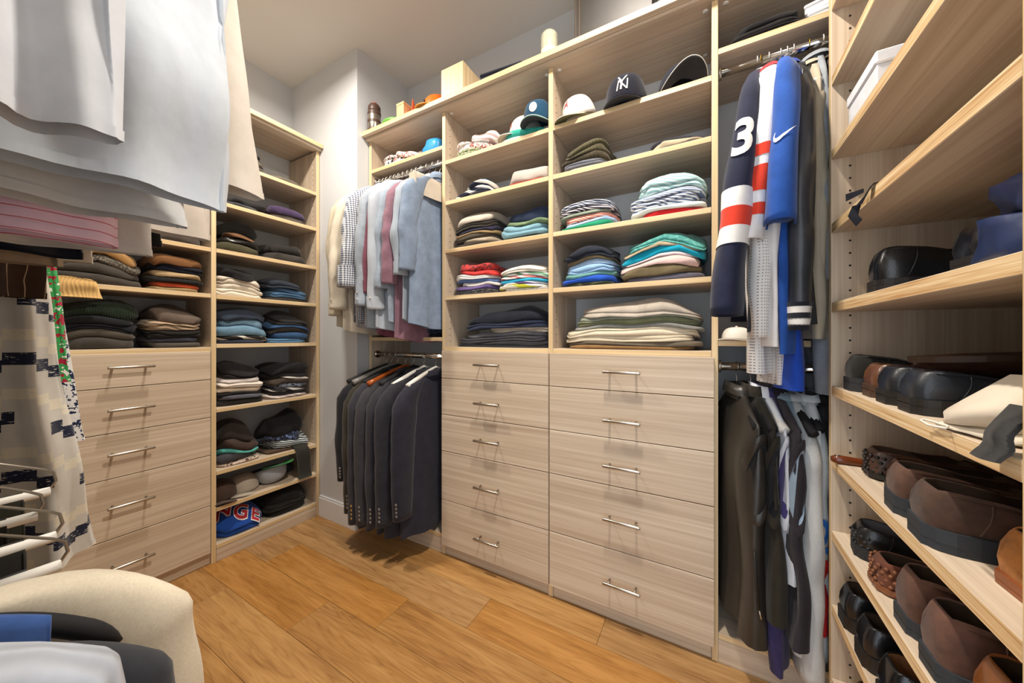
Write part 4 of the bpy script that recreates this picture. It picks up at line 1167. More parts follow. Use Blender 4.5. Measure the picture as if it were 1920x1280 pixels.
# trousers folded over a hanger in front of the right-hand shirts
t = empty('folded_trousers', (-1.215, 1.34, 1.785), R(-4), 'pale beige trousers folded over a hanger at right end of shirt rod', 'trousers')
b = body('leg_panel', t, C('#cdc2b2'), .11, .26, .045, .004, 77, wr=.004, folds=1, fold_amp=.002); b.location = (0, 0, .12)
mk('waistband', *box_vf(-.024, .024, -.135, -.127, .03, .108, .003)[:2], C('#c0b4a2'), t, smooth=False)
mk('seam', *tube_vf([(-.0245, -.14, .055), (-.0255, 0, .05), (-.0245, .14, .055)], .0012, 6), C('#a89c8a'), t)

# ---- suits on the lower rod
def suit(x, yaw, label, mat, L=.74, W=.50, sl=.60, seed=3, **kw):
    r_ = shirt((x, RODY, ZL), R(yaw), label, mat, L=L, W=W, sl=sl, seed=seed, name='suit_jacket', cat='jacket', group='suit jackets on the lower rod', T=.06, slope=.09, r=(.072, .052), out=.025, cuff=False, col=False, zoff=-.096, wr=.003, flat=.55, hemcurve=.0, folds=2, **kw)
    cl = collar(r_, mat, .06, .030, .5, 'collar'); cl.location = (0, 0, L)
    fn = sleeve_fn((0, -W/2+.035, -.09*.62+.010), sl, .072, .052, out=.025, dx=kw.get('dx', 0), flat=.55, seed=seed+5, wr=.003)
    pts = [fn(R(-62), k, .001) for k in (.86, .89, .92, .95)]
    buttons(r_, [(p[0], p[1], p[2]+L) for p in pts], solid('#b08a3c' if seed == 227 else '#8f8a86', .3, .3, 'button_metal'), .0065)
    return r_
suit(-1.625, -5, 'short black jacket, leftmost in the row of suits', C('#1f2024'), .56, .50, .50, 201)
suit(-1.585, -5, 'dark olive-brown jacket behind the velvet hangers', C('#37332a'), .70, .48, .66, 214)
suit(-1.535, -5, 'charcoal suit jacket with gold sleeve buttons', C('#36353c'), .78, .50, .70, 227)
suit(-1.475, -5, 'charcoal-grey suit jacket under the orange wooden hanger', C('#3c3b3f'), .78, .50, .69, 240)
suit(-1.412, -4, 'dark grey suit jacket third from the right', C('#34343a'), .78, .48, .69, 253)
suit(-1.335, -4, 'dark slate suit jacket on a white hanger', C('#2f2f36'), .78, .50, .66, 266)
suit(-1.250, -3, 'blue-black suit jacket, rightmost beside the drawers', C('#2a2a35'), .77, .46, .62, 279)
HL = [(-1.625, -8, BLACKP, 'black velvet hanger, leftmost of the suit hangers', .46), (-1.585, -7, solid('#8f8c88', .4), 'grey hanger between the black and orange hangers', .46), (-1.535, -5, BLACKP, 'black hanger inside the charcoal jacket with gold buttons', .42),
      (-1.475, -5, solid('#b0561c', .3, coat=.5), 'glossy orange wooden suit hanger', .46), (-1.412, -4, BLACKP, 'black hanger in the dark grey jacket third from right', .42), (-1.335, -4, WHB, 'white hanger, left of the two white suit hangers', .40), (-1.250, -3, WHB, 'white hanger, rightmost suit hanger beside the drawers', .38)]
for (x, yw, m_, lab, w) in HL:
    hanger((x, RODY, ZL), R(yw), w, .080, m_, lab, drop=.056, wide=.0085, group='suit hangers')

# ---- jerseys on the upper right rod
def decal(parent, fn, v, f, mat, t_c, th_c, size, L, r, name, off=.0025, rot=0.0, shift=(0, 0, 0)):
    c, s = math.cos(rot), math.sin(rot)
    out = []
    for a, b_ in v:
        x = (a*c - b_*s)*size; y = (a*s + b_*c)*size
        p = fn(th_c + x/r, t_c - y/L, off)
        out.append((p[0]+shift[0], p[1]+shift[1], p[2]+shift[2]))
    return mk(name, out, f, mat, parent, smooth=False)
def jersey(x, yaw, label, mat, L, W, sl, seed, r=(.085, .070), out=.05, dx=0.0, bands=(), zoff=-.10, name='sports_jersey', cat='jersey', flat=.5, cuffm=None, T=.05, col=False, hang=True, slope=.10, grp='jerseys and jackets on the upper right rod', lean=(0, 0), bodym=None, rod_z=None, bmat=None):
    z = ZU if rod_z is None else rod_z
    root = empty(name, (x, RODY, z+zoff-L), R(yaw), label, cat, grp)
    b = body('body', root, bodym or mat, L, W, T, slope, seed, hemcurve=0, folds=2, wr=.006, lean=lean); b.location = (0, 0, L)
    fn = sleeve_fn((0, -W/2+.045, -slope*.55), sl, r[0], r[1], out=out, dx=dx, flat=flat, seed=seed+3, wr=.0055)
    so = sleeve('sleeve', root, mat, fn, 30, 26); so.location = (0, 0, L)
    for (t0, t1, m2) in bands:
        sleeve('stripe_band', so, m2, fn, 6, 26, t0, t1, .0018, closed=False, inner=t1 > .98)
    fb = lambda th, t, off=0.0: (lambda p: (p[0], W/2-.08+(-p[1]-W/2)*.3, p[2]))(fn(-th, t, off))
    s2 = sleeve('sleeve', root, mat, fb); s2.location = (0, 0, L)
    if cuffm: sleeve('cuff', so, cuffm, fn, 6, 26, 1-.055/sl, 1.003, .003, closed=False)
    cl = collar(root, mat, .07, .02, .5); cl.location = (0, 0, L)
    return root, so, fn
NJ = C('#20243a'); WJ = C('#e9e6e2'); RJ = C('#d8402c'); RB = C('#2a5cb0'); DB = C('#1d3f8e')
GOLD = solid('#a8842c', .4, .6)
r1, so, fn = jersey(.160, -9, 'navy hockey jersey with white numeral three and red stripe on sleeve', NJ, .80, .50, .70, 301, r=(.066, .074), out=.075, dx=-.070, bands=((.53, .60, WJ), (.60, .67, RJ), (.67, .735, WJ)))
v, f = text_vf('3', 1.0, .05, .03)
decal(so, fn, v, f, solid('#ece8e0', .8), .34, R(-90), .135, .70, .055, 'sleeve_number', off=.003)
r2, so, fn = jersey(.182, -7, 'red, white and blue jersey squeezed behind the navy jersey', C('#e4e2e2'), .84, .52, .50, 317, r=(.050, .046), out=.06, dx=-.040, bands=((.0, .10, C('#c22c34')), (.52, .58, RJ), (.63, .76, RJ), (.82, .88, RJ)))
r3, so, fn = jersey(.212, -6, 'royal blue jersey with white swoosh on its sleeve', C('#2450a0'), .86, .52, .47, 331, r=(.060, .064), out=.075, dx=-.015)
sw_pts = [(-.5, .02), (-.46, .10), (-.42, .12), (-.45, .02), (-.42, -.05), (-.34, -.08), (-.2, -.06), (.5, .17), (-.18, -.17), (-.34, -.20), (-.45, -.16), (-.5, -.08)]
v, f = poly_vf([(-a, b_) for a, b_ in sw_pts][::-1] if False else sw_pts, .08)
decal(so, fn, v, f, solid('#eceaea', .8), .56, R(-90), .085, .47, .060, 'swoosh_mark', off=.003)
r4, so, fn = jersey(.245, -5, 'black leather varsity jacket with striped knit cuff', C('#33363c', 'shiny'), .78, .44, .74, 347, r=(.058, .050), out=.050, dx=-.012, bands=((.905, 1.003, C('#23262e')), (.92, .942, WJ), (.962, .985, WJ)), name='varsity_jacket', cat='jacket', T=.06)
r5, so, fn = jersey(.282, -2, 'beige jacket next to the shoe shelves', C('#bdb09a'), .82, .30, .60, 359, r=(.045, .040), out=.0, dx=.0, name='beige_jacket', cat='jacket')
r6, so, fn = jersey(.315, 0, 'dark brown patterned coat in the corner beside the shoe shelves', C('#4a4138'), .86, .30, .64, 367, r=(.045, .04), out=.0, name='brown_coat', cat='coat')
# garments hanging lower behind: mesh jerseys, shorts, grey sweater
r7, so, fn = jersey(.160, -5, 'white mesh jersey with perforated sleeves below the navy jersey', C('#e6e3e0', 'mesh', '#8f8c8c'), .94, .40, .78, 373, r=(.056, .052), out=.05, dx=-.01, zoff=-.08, T=.06)
r8, so, fn = jersey(.222, -3, 'bright blue long jersey hanging lowest in the jersey row', C('#1f49b4'), .98, .44, .55, 383, r=(.05, .045), out=.02, zoff=-.08)
r9, so, fn = jersey(.185, -4, 'second white mesh jersey with a grey hem behind the first', C('#dcd8d6', 'mesh', '#989494'), .97, .36, .60, 389, r=(.046, .044), out=.02, zoff=-.08)
rA, so, fn = jersey(.292, 0, 'light grey long coat behind the varsity jacket', C('#9aa0a6'), 1.00, .28, .62, 397, r=(.045, .04), out=.0, zoff=-.08, name='grey_coat', cat='coat', lean=(.03, 0))
for (x, yw, m_, lab) in ((.160, -9, GOLD, 'gold hook hanger holding the navy hockey jersey'), (.182, -7, WIRE, 'white wire hanger in the red, white and blue jersey'), (.212, -6, WIRE, 'white wire hanger in the swoosh jersey'), (.245, -5, WIRE, 'white wire hanger holding the leather varsity jacket'), (.282, -2, GOLD, 'gold hook hanger holding the beige jacket'), (.315, 0, WIRE, 'white wire hanger in the brown corner coat'), (.150, -5, WIRE, 'white wire hanger in the front white mesh jersey'), (.228, -3, WIRE, 'white wire hanger in the bright blue long jersey')):
    hanger((x, RODY, ZU), R(yw), .36 if x < .25 else .26, .09, WHB, lab, drop=.10, wiremat=m_, bar=False, group='hangers of the jerseys')

# ---- vests and sweatshirts on the lower right rod
def vest(x, yaw, label, mat, L, W, T, seed, hem=0.0, lining=None, zoff=-.085, flare=.05, zip_=True, lean=(0, 0), edge=None):
    root = empty('vest', (x, RODY, ZL+zoff-L), R(yaw), label, 'vest', 'vests and sweatshirts on the lower right rod')
    b = body('body', root, mat, L, W, T, .07, seed, folds=2, flare=flare, wr=.009, hemcurve=hem, fold_amp=.016, lean=lean); b.location = (0, 0, L)
    # arm hole on the near side
    V = []; n = 24
    for rr, dy in ((1.12, -.004), (1.0, -.010), (.84, .006)):
        for k in range(n):
            a = 2*math.pi*k/n
            zc = -.07-.15
            xx = math.sin(a)*T*.40*rr; sn_ = min(.97, abs(xx)/(T/2))**(1/.8); V.append((xx, -W/2*1.02*(1-sn_**2)**.375-.004+dy*.4, zc+math.cos(a)*.115*rr+.03*math.sin(a)))
    F = grid_faces(3, n)
    ah = mk('armhole_trim', V, F, edge or mat, root); ah.location = (0, 0, L)
    o = mk('armhole_lining', [V[2*n+k] for k in range(n)], [list(range(n))], lining or C('#15171c'), ah, smooth=False)
    cl = collar(root, mat, .060, .036, .50); cl.location = (0, 0, L)
    if zip_:
        z0 = -.42
        pts = [(-.022*0-.2*T, -W/2*1.02-.012, L+z0), (-.2*T+.004, -W/2*1.03-.012, L+z0-.08), (-.2*T+.010, -W/2*1.04-.012, L+z0-.16)]
        zz = mk('pocket_zip', *tube_vf(pts, .0028, 6), solid('#0e0f11', .5), root)
        mk('zip_pull', *tube_vf([pts[-1], (pts[-1][0]+.004, pts[-1][1]-.004, pts[-1][2]-.022)], .0022, 6), CHROME, zz)
    return root
vest(.092, 12, 'black padded vest with zip pocket, nearest to the wide drawers', C('#2f2c28', 'shiny'), .70, .40, .085, 401, hem=.02)
vest(.132, 11, 'dark olive-black vest behind the zip-pocket vest', C('#2d2922'), .62, .40, .055, 409, zip_=False)
vest(.158, 11, 'white and blue quilted vest with purple lining', C('#cfd4dd'), .50, .38, .04, 419, lining=C('#4a4378'), zip_=False)
vest(.166, 10, 'purple-navy vest hanging low under the quilted vest', C('#3a3560'), .78, .34, .04, 421, zip_=False)
vest(.186, 10, 'dark brown-purple vest on a black hanger', C('#2b272e'), .66, .42, .055, 431, lining=C('#8ba0b4'), zip_=False)
def lowj(*a, **k): return jersey(*a, rod_z=ZL, zoff=-.085, grp='vests and sweatshirts on the lower right rod', **k)
rB, so, fn = lowj(.226, 9, 'light grey sweatshirt with blue and red graphic', WL('#b6b9ba'), .70, .36, .70, 443, r=(.060, .052), out=.012, dx=.0, name='sweatshirt', cat='sweatshirt', T=.08)
v, f = poly_vf([(math.cos(2*math.pi*k/28)*.5, math.sin(2*math.pi*k/28)*.5) for k in range(28)], .12)
Vd = [(-.052 - .012*0, a*.16-.14, b_*.30 + .24) for a, b_ in v]
rC, so, fn = lowj(.266, 5, 'pale grey hooded sweatshirt with large red disc print', WL('#c2c4c4'), .74, .30, .66, 449, r=(.056, .050), out=.0, dx=.0, name='hooded_sweatshirt', cat='sweatshirt', T=.08)
decal(so, fn, v, f, solid('#cf2026', .8), .72, R(-105), .22, .66, .055, 'red_disc_print', off=.004)
vq, fq = text_vf('Q', 1.0, .1, .03)
decal(so, fn, vq, fq, solid('#2f74c8', .8), .46, R(-105), .11, .66, .055, 'blue_letter', off=.004)
rD, so, fn = lowj(.206, 10, 'blue-grey tee with dark blue lettering on a black hanger', C('#8fa3b2'), .56, .30, .14, 457, r=(.045, .045), out=.0, name='lettered_tee', cat='tee')
vt, ft = text_vf('SOULE', 1.0, .1, .02)
mk('lettering', [(-.030, a*.045-.10, b_*.045+.44) for a, b_ in vt], ft, solid('#2a55a8', .8), rD, smooth=False)
rE, so, fn = lowj(.315, 2, 'black jacket behind the hooded sweatshirt', C('#201f20'), .72, .30, .60, 461, r=(.06, .05), out=.02, name='black_jacket', cat='jacket')
rF, so, fn = lowj(.365, 0, 'camouflage jacket deepest in the corner', C('#57523a', 'camo', '#2e2c20', '#7a6a48'), .70, .30, .60, 467, r=(.06, .05), out=.02, name='camouflage_jacket', cat='jacket')
for (x, yw, m_, lab, wm) in ((.092, 12, BLACKP, 'black velvet hanger in the zip-pocket vest', STEEL), (.132, 11, BLACKP, 'black velvet hanger in the dark olive vest', STEEL), (.158, 11, WHB, 'white wire hanger in the quilted vest', WIRE), (.186, 10, BLACKP, 'black velvet hanger in the brown-purple vest', STEEL), (.226, 9, BLACKP, 'black velvet hanger in the grey sweatshirt', STEEL), (.266, 5, BLACKP, 'black hanger in the red disc sweatshirt', STEEL), (.315, 2, BLACKP, 'black hanger in the jacket behind the sweatshirts', STEEL)):
    hanger((x, RODY, ZL), R(yw), .37 if x < .24 else .27, .085, m_, lab, drop=.076, wiremat=wm, wide=.008, group='hangers of the vests')

# ------------------------------------------------------------------ shoes
def shoe(loc, rz, label, mat, solem, L=.295, wd=.100, heel=.022, top=.075, style='oxford', studs=False, lining=None, group='shoes on the shoe shelves', sole_t=.010, rot=None, name='dress_shoe', seam=True):
    """heel at local x = 0, toe towards +x, standing on z = 0"""
    root = empty(name, loc, rz, label, 'shoe', group, rot=rot)
    st = [0, .012, .035, .08, .15, .24, .33, .42, .50, .56, .64, .74, .84, .92, .97, .993]
    wf = {0: .38, .012: .56, .035: .68, .08: .76, .15: .78, .24: .74, .33: .76, .42: .84, .50: .92, .56: .97, .64: 1.0, .74: .97, .84: .84, .92: .64, .97: .42, .993: .20}
    hf = {0: .92, .012: .98, .035: 1.0, .08: 1.0, .15: .96, .24: .90, .33: .86, .42: .90, .50: .90, .56: .84, .64: .72, .74: .60, .84: .52, .92: .45, .97: .36, .993: .22}
    opn = .50 if style != 'boot' else .42
    st0 = st; st = sorted(set(st0 + [.004, .022, .055, .115, .195, .285, .375, .46, .53, .60, .69, .79, .88, .945, .983]))
    wf = {q: float(np.interp(q, st0, [wf[k] for k in st0])) for q in st}; hf = {q: float(np.interp(q, st0, [hf[k] for k in st0])) for q in st}
    wf[.004] = .47; wf[.022] = .63
    zb = sole_t
    def hz(s): return heel*max(0, 1-max(0, s-.25)/.25) if s > .25 else heel
    V = []; M = 16; mi = []
    for s in st:
        w = wf[s]*wd/2; h = hf[s]*top; z0 = zb + hz(s)*.9
        if .012 < s < opn:
            tk = .0045
            ins = .82
            pts = [(-w*.96, 0), (-w*1.02, h*.30), (-w*.98, h*.62), (-w*ins, h*.92), (-w*ins+.0015, h), (-w*ins+tk, h*.97), (-w*.80+tk, h*.4), (-w*.7, .008),
                   (w*.7, .008), (w*.80-tk, h*.4), (w*ins-tk, h*.97), (w*ins-.0015, h), (w*ins, h*.92), (w*.98, h*.62), (w*1.02, h*.30), (w*.96, 0)]
        elif s <= .012:
            pts = [(-w*.96, 0), (-w*1.0, h*.30), (-w*.96, h*.62), (-w*.86, h*.90), (-w*.80, h*.985), (-w*.6, h), (-w*.4, h), (-w*.15, h),
                   (w*.15, h), (w*.4, h), (w*.6, h), (w*.80, h*.985), (w*.86, h*.90), (w*.96, h*.62), (w*1.0, h*.30), (w*.96, 0)]
        else:
            pts = []
            for k in range(M):
                a = math.pi*(1-k/(M-1))
                c_, s_ = math.cos(a), math.sin(a)
                pts.append((w*math.copysign(abs(c_)**.7, c_), h*abs(s_)**.75))
        V += [(s*L + max(0, 1-s/.25)*(.010*(z/top)**2 - .004*math.sin(math.pi*min(1, z/top))), y, z0+z) for (y, z) in pts]
    ns = len(st); F = []
    for i in range(ns-1):
        for k in range(M-1):
            F.append([i*M+k, i*M+k+1, (i+1)*M+k+1, (i+1)*M+k])
            mi.append(1 if (5 <= k <= 9 and .012 <= st[i] and st[i+1] <= opn) else 0)
    F.append([k for k in range(M)][::-1]); mi.append(0)
    F.append([(ns-1)*M+k for k in range(M)]); mi.append(0)
    up = mk('upper', V, F, [mat, lining or leather('#3a2c22', .5)], root, mi=mi)
    # sole (plan outline swept up)
    out = [(s*L-(.004 if s == 0 else -.003*(s > .99)), wf[s]*wd/2+.003) for s in st]
    ring = [(x, -w) for x, w in out] + [(x, w) for x, w in out[::-1]]
    n = len(ring); V = []
    for lvl in (0, 1):
        for (x, y) in ring:
            z0 = hz(x/L)
            V.append((x, y, z0*.9 + (sole_t+.001 if lvl else 0) + (.004*max(0, x/L-.75)*4*.3)))
    F = [[k, (k+1) % n, n+(k+1) % n, n+k] for k in range(n)]
    h_ = len(out)
    for i in range(h_-1):
        a, b_, c, d = i, i+1, n-2-i, n-1-i
        F.append([d, c, b_, a]); F.append([n+a, n+b_, n+c, n+d])
    so = mk('sole', V, F, solem, root, smooth=False)
    if heel > .004:
        hs = [o for o in out if o[0] <= .26*L]
        ring = [(x, -w+.001) for x, w in hs] + [(x, w-.001) for x, w in hs[::-1]]
        n = len(ring); V = [(x, y, 0) for x, y in ring] + [(x, y, heel*.9+.001) for x, y in ring]
        F = [[k, (k+1) % n, n+(k+1) % n, n+k] for k in range(n)] + [list(range(n))[::-1]]
        mk('heel', V, F, solem, root, smooth=False)
    if seam:
        pts = [(s*L+max(0, 1-s/.25)*.0082, -(wf[s]*.835*wd/2+.0006), zb+hz(s)*.9+hf[s]*top*.925) for s in st if .05 < s < .42]
        for sg in (1, -1): mk('stitching', *tube_vf([(x, y*sg, z) for x, y, z in pts], .0011, 5), mat, up)
        s0 = .15
        mk('counter_seam', *tube_vf([(s0*L+.010*math.sin(j/5*2.2)+.003*(j/5)**2, -(wf[.15]*wd/2*(1.0-.02*j/5)+.001), zb+hz(s0)*.9+top*hf[.15]*(.08+.82*j/5)) for j in range(6)], .0012, 5), mat, up)
    if style == 'loafer':
        V = []
        for j, s in enumerate((.52, .62)):
            for k in range(11):
                a = math.pi*(1-k/10.0); c_, s_ = math.cos(a), math.sin(a)
                w = (.94 if j == 0 else 1.0)*wd/2+.0025; h = (.885 if j == 0 else .745)*top+.003
                V.append((s*L, w*math.copysign(abs(c_)**.7, c_), zb+hz(s)*.9+h*abs(s_)**.75))
        mk('strap', V, [[k, k+1, 12+k, 11+k] for k in range(10)], mat, up)
    if studs:
        parts = []
        sv, sf = lathe_vf([(.0042, 0), (.0040, .0025), (.002, .0045)], 7)
        rs = random.Random(int(loc[1]*1000))
        for r_ in range(5):
            for q in range(7):
                a = R(-80+160*(q+.5*(r_ % 2))/6.5)
                z = .008 + r_*.0105
                ww = wd*.36
                d = Vector((-math.cos(a), math.sin(a), 0))
                base = Vector((.022-math.cos(a)*.024, math.sin(a)*ww, z))
                m_ = d.to_track_quat('Z', 'Y').to_matrix()
                parts.append(([m_ @ Vector(p) + base for p in sv], sf))
        v, f = merge(parts)
        o = mk('heel_pebbles', v, f, solem, up); o['kind'] = 'stuff'
    return root
BLK = leather('#17181c', .28); BLK2 = leather('#1c2027', .38); BSUE = leather('#16150f', .9, True); DBR = leather('#3a241c', .22); BRL = leather('#5a3a28', .35)
SUE = leather('#4a3428', .9, True); SUE2 = leather('#5c4032', .9, True); TAN = leather('#a86a28', .9, True); TANL = leather('#7c4a26', .3); RBR = leather('#6b3c26', .6)
RUB = solid('#24262a', .7, name='rubber_sole'); RUBB = solid('#2b3138', .65, name='rubber_sole'); LSOLE = solid('#4a3424', .5, name='leather_sole'); LSB = solid('#1b1816', .5, name='dark_sole')
def cz(i): return CZ[i]+.0008
# shelf at 1.19
shoe((.318, 1.045, cz(5)), R(-6), 'black leather dress shoe on the highest shoe shelf at eye level', BLK, LSB, top=.068, wd=.105)
shoe((.345, .800, cz(5)), R(4), 'second black dress shoe half hidden by the blue shoe bag', BLK, LSB, top=.053)
stack('C', .40, .60, cz(5), 'glossy on the shoe shelf at eye level', [('dark blue glossy', 'shoe bag', C('#1c2c52', 'shiny'), 6.5, 1, {'rough': 2.4, 'name': 'shoe_bag'}), ('navy and brown glossy', 'shoe bag', C('#26345c', 'shiny'), 6.0, 1, {'rough': 2.6, 'w': .9, 'name': 'shoe_bag'})], depth=.26, front=.03, group='shoe bags')
# shelf at .973
shoe((.300, 1.120, cz(4)), R(0), 'black suede shoe at far end of the middle shoe shelf', BSUE, RUB, top=.055)
shoe((.306, 1.025, cz(4)), R(0), 'glossy brown shoe right of the black suede shoe', leather('#6a4632', .25), LSOLE, top=.046, heel=.016, style='loafer')
shoe((.300, .935, cz(4)), R(0), 'black smooth leather shoe, left of the black pebbled pair', BLK2, LSB, top=.047, heel=.016)
shoe((.300, .845, cz(4)), R(0), 'black pebbled leather shoe in front of the dust bag', leather('#20262e', .42), LSB, top=.047, heel=.016, style='loafer')
shoe((.640, .93, cz(4)+.110), 0, 'dark burgundy shoe lying upside across the others', DBR, LSOLE, top=.050, heel=.012, rot=(R(180), R(4), R(172)))
stack('C', .415, .615, cz(4), 'drooping over the middle shoe shelf', [('cream cotton', 'dust bag', C('#cfc4b2'), 8.0, 2, {'rough': 1.8, 'dr': .9, 'name': 'dust_bag', 'd': 1.08})], depth=.28, front=.004, group='shoe bags')
mk('drawstring', *tube_vf([(-.06, -.150, .004), (-.045, -.158, .004), (-.02, -.160, .003), (.0, -.152, .004), (-.01, -.146, .005), (-.04, -.148, .005)], .0016, 6, True), solid('#e6ded0', .7), bpy.data.objects['dust_bag'])
draped('black_cloth', 'C', .606, CZ[4]+.034, .030, .10, .030, WL('#2a2826'), 'black cloth draped over shelf edge beside the cream dust bag', 'cloth', .016, 31, front=.004)
# shelf at .785
shoe((.322, 1.085, cz(3)), R(-2), 'dark brown driving shoe with pebbled heel next to the shoehorn', leather('#4a3126', .45), LSB, heel=.004, top=.050, studs=True, style='loafer', name='driving_shoe')
shoe((.330, .990, cz(3)), R(0), 'glossy brown driving shoe, second of the pebbled-heel pair', leather('#543628', .35), LSB, heel=.004, top=.052, style='loafer', name='driving_shoe')
shoe((.298, .895, cz(3)), R(-3), 'worn brown suede loafer with thick black sole, left of the pair', SUE2, RUBB, heel=.014, sole_t=.018, top=.053, name='suede_loafer', style='loafer')
shoe((.292, .790, cz(3)), R(-3), 'worn brown suede loafer with thick black sole, right of the pair', SUE, RUBB, heel=.014, sole_t=.018, top=.056, L=.31, wd=.112, name='suede_loafer', style='loafer')
shoe((.330, .672, cz(3)), R(2), 'furry tan suede moccasin at right edge of the lower shoe shelf', TAN, leather('#8a4a20', .5), heel=.006, top=.058, name='moccasin')
t = empty('shoehorn', (.33, 1.15, cz(3)), R(0), 'brown wooden shoehorn sticking out over the shoe shelf edge', 'shoehorn')
mk('handle', *tube_vf([(-.055, 0, .010), (-.045, 0, .0095), (-.02, 0, .009), (.03, 0, .008), (.08, 0, .0075)], [.006, .011, .0105, .008, .0075], 12), leather('#6b3216', .2), t)
mk('eyelet', *lathe_vf([(.004, .0), (.006, .0008), (.004, .0016)], 12), CHROME, t, (-.043, 0, .0195))
mk('blade', *box_vf(.08, .22, -.016, .016, .006, .009, .001)[:2], STEEL, t, smooth=False)
# shelf at .596
shoe((.306, 1.105, cz(2)), R(-8), 'black lug-soled slip-on with open top, low on the shoe shelves', leather('#191a1c', .3), RUB, heel=.010, sole_t=.016, top=.047, studs=True, lining=leather('#4a4c52', .6), name='slip_on_shoe')
shoe((.300, .975, cz(2)), R(0), 'reddish brown suede driving shoe with studded heel', leather('#6a3c28', .9, True), leather('#7c4a2c', .6), heel=.003, top=.047, studs=True, name='driving_shoe')
shoe((.300, .860, cz(2)), R(0), 'brown suede boot, left of the dark-soled pair', leather('#5a3c2e', .9, True), RUBB, heel=.014, sole_t=.014, top=.074, name='suede_boot', style='boot')
shoe((.296, .765, cz(2)), R(0), 'brown suede boot, right of the dark-soled pair', leather('#5f4033', .9, True), RUBB, heel=.014, sole_t=.014, top=.074, name='suede_boot', style='boot')
shoe((.300, .655, cz(2)), R(0), 'smooth chestnut leather boot nearest the camera', TANL, LSOLE, heel=.018, top=.076, name='leather_boot', style='boot')
# shelf at .404
shoe((.292, 1.130, cz(1)), R(0), 'black leather loafer at far end of the lower shelf', BLK, LSB, top=.061, name='loafer', style='loafer')
shoe((.292, 1.020, cz(1)), R(0), 'black leather loafer, middle of three on the lower shelf', BLK, LSB, top=.061, name='loafer', style='loafer')
shoe((.292, .910, cz(1)), R(0), 'black leather loafer nearest on the lower shelf', leather('#101216', .2), LSB, top=.061, name='loafer', style='loafer', lining=leather('#7a5230', .5))
shoe((.300, 1.08, cz(0)), R(0), 'dark brown shoe on the lowest shoe shelf', BRL, LSOLE, top=.053)
# upper shoe shelves
t = empty('white_shoe_box', (.45, 1.08, cz(7)), label='white cardboard box on upper shoe shelf', cat='box')
box('box_body', .296, .56, .950, 1.105, cz(7), cz(7)+.052, solid('#e2e4e8', .6), t)
box('box_lid', .293, .563, .947, 1.108, cz(7)+.0525, cz(7)+.078, solid('#e9ebef', .6), t, b=.003)
t = empty('felt_hat', (.445, .80, cz(8)), R(0), 'black brimmed hat on the upper shoe shelf', 'hat')
HB = WL('#141314')
mk('crown', *lathe_vf([(.085, .004), (.084, .03), (.078, .085), (.066, .105), (.03, .100), (.006, .096)], 32, False), HB, t)
mk('brim', *lathe_vf([(.084, .002), (.135, .010), (.150, .024), (.148, .026), (.132, .013), (.084, .006)], 36, False, False), HB, t)
mk('hat_band', *lathe_vf([(.0858, .008), (.0855, .03), (.084, .032)], 32, False, False), solid('#3a3432', .5), t)
t = empty('black_ribbon', (.284, .945, cz(6)), R(0), 'black ribbon bow hanging over edge of the upper shoe shelf', 'ribbon')
RIB = C('#14161a', 'shiny')
def ribbon(pts, w, nrm):
    V = []; F = []
    for i, (p, q) in enumerate(pts):
        V += [p, q, (p[0]+.0012, p[1]+.0006, p[2]), (q[0]+.0012, q[1]+.0006, q[2])]
    for i in range(len(pts)-1):
        a = 4*i; b_ = 4*(i+1)
        F += [[a, a+1, b_+1, b_], [a+2, b_+2, b_+3, a+3], [a, b_, b_+2, a+2], [a+1, a+3, b_+3, b_+1]]
    return V, F
v, f = ribbon([((.03, 0, .003), (.03, -.022, .003)), ((0, .0, .002), (0, -.02, .002)), ((-.006, .006, -.012), (-.006, -.014, -.010)), ((-.016, .030, -.030), (-.010, .006, -.028))], .02, None)
mk('ribbon_fold', v, f, RIB, t, smooth=False)
v, f = ribbon([((-.006, .012, .004), (-.008, .006, -.006)), ((-.022, .052, .010), (-.022, .050, -.006)), ((-.012, .078, .006), (-.012, .076, .004))], .02, None)
mk('ribbon_loop', v, f, RIB, t, smooth=False)
v, f = ribbon([((-.012, .050, -.018), (-.008, .018, -.024)), ((-.020, .046, -.040), (-.012, .020, -.046)), ((-.012, .030, -.066), (-.010, .004, -.060))], .02, None)
mk('ribbon_tail', v, f, RIB, t, smooth=False)

# ------------------------------------------------------------------ foreground hanging section (fronts face +y)
def fore(x, label, mat, hem_z, front, W, seed, T=.05, name='hanging_shirt', cat='shirt', slope=.09, hemcurve=.0, folds=2, amp=.016, flare=.0, hem=True, top_z=1.93, yaw=0.0, sl=None, lean=(0, 0), wr=.008, grp='clothes hanging in the left foreground', nv=44, n=90, hemmat=None, r=(.06, .05), cuff=True):
    """front edge at y = front; local -y points to world +y"""
    L = top_z - hem_z
    cy = front - W/2*(1+flare)
    root = empty(name, (x, cy, hem_z), math.pi + yaw, label, cat, grp)
    kw = dict(folds=folds, flare=flare, hemcurve=hemcurve, lean=lean, wr=wr, fold_amp=amp, nv=nv, n=n)
    b = body('body', root, mat, L, W, T, slope, seed, **kw); b.location = (0, 0, L)
    if hem:
        kk = dict(kw); kk.update(nv=4, v0=1-.014/L, v1=1.0005, off=.0012)
        V, nv_, n_ = body_vf(L, W, T, slope, seed, **kk)
        h_ = mk('hem', V, [q[::-1] for q in grid_faces(nv_, n_)], hemmat or mat, b)
    if sl:
        fn = sleeve_fn((0, -W/2+.035, -slope*.62+.01), sl, r[0], r[1], out=.03, seed=seed+9, wr=.005)
        so = sleeve('sleeve', root, mat, fn, 70, 56, inner=not cuff); so.location = (0, 0, L)
        if cuff: sleeve('cuff', so, mat, fn, 6, 26, 1-.06/sl, 1.003, .003, closed=False)
    cl = collar(root, mat); cl.location = (0, 0, L)
    return root
WS = '#e3e6ea'
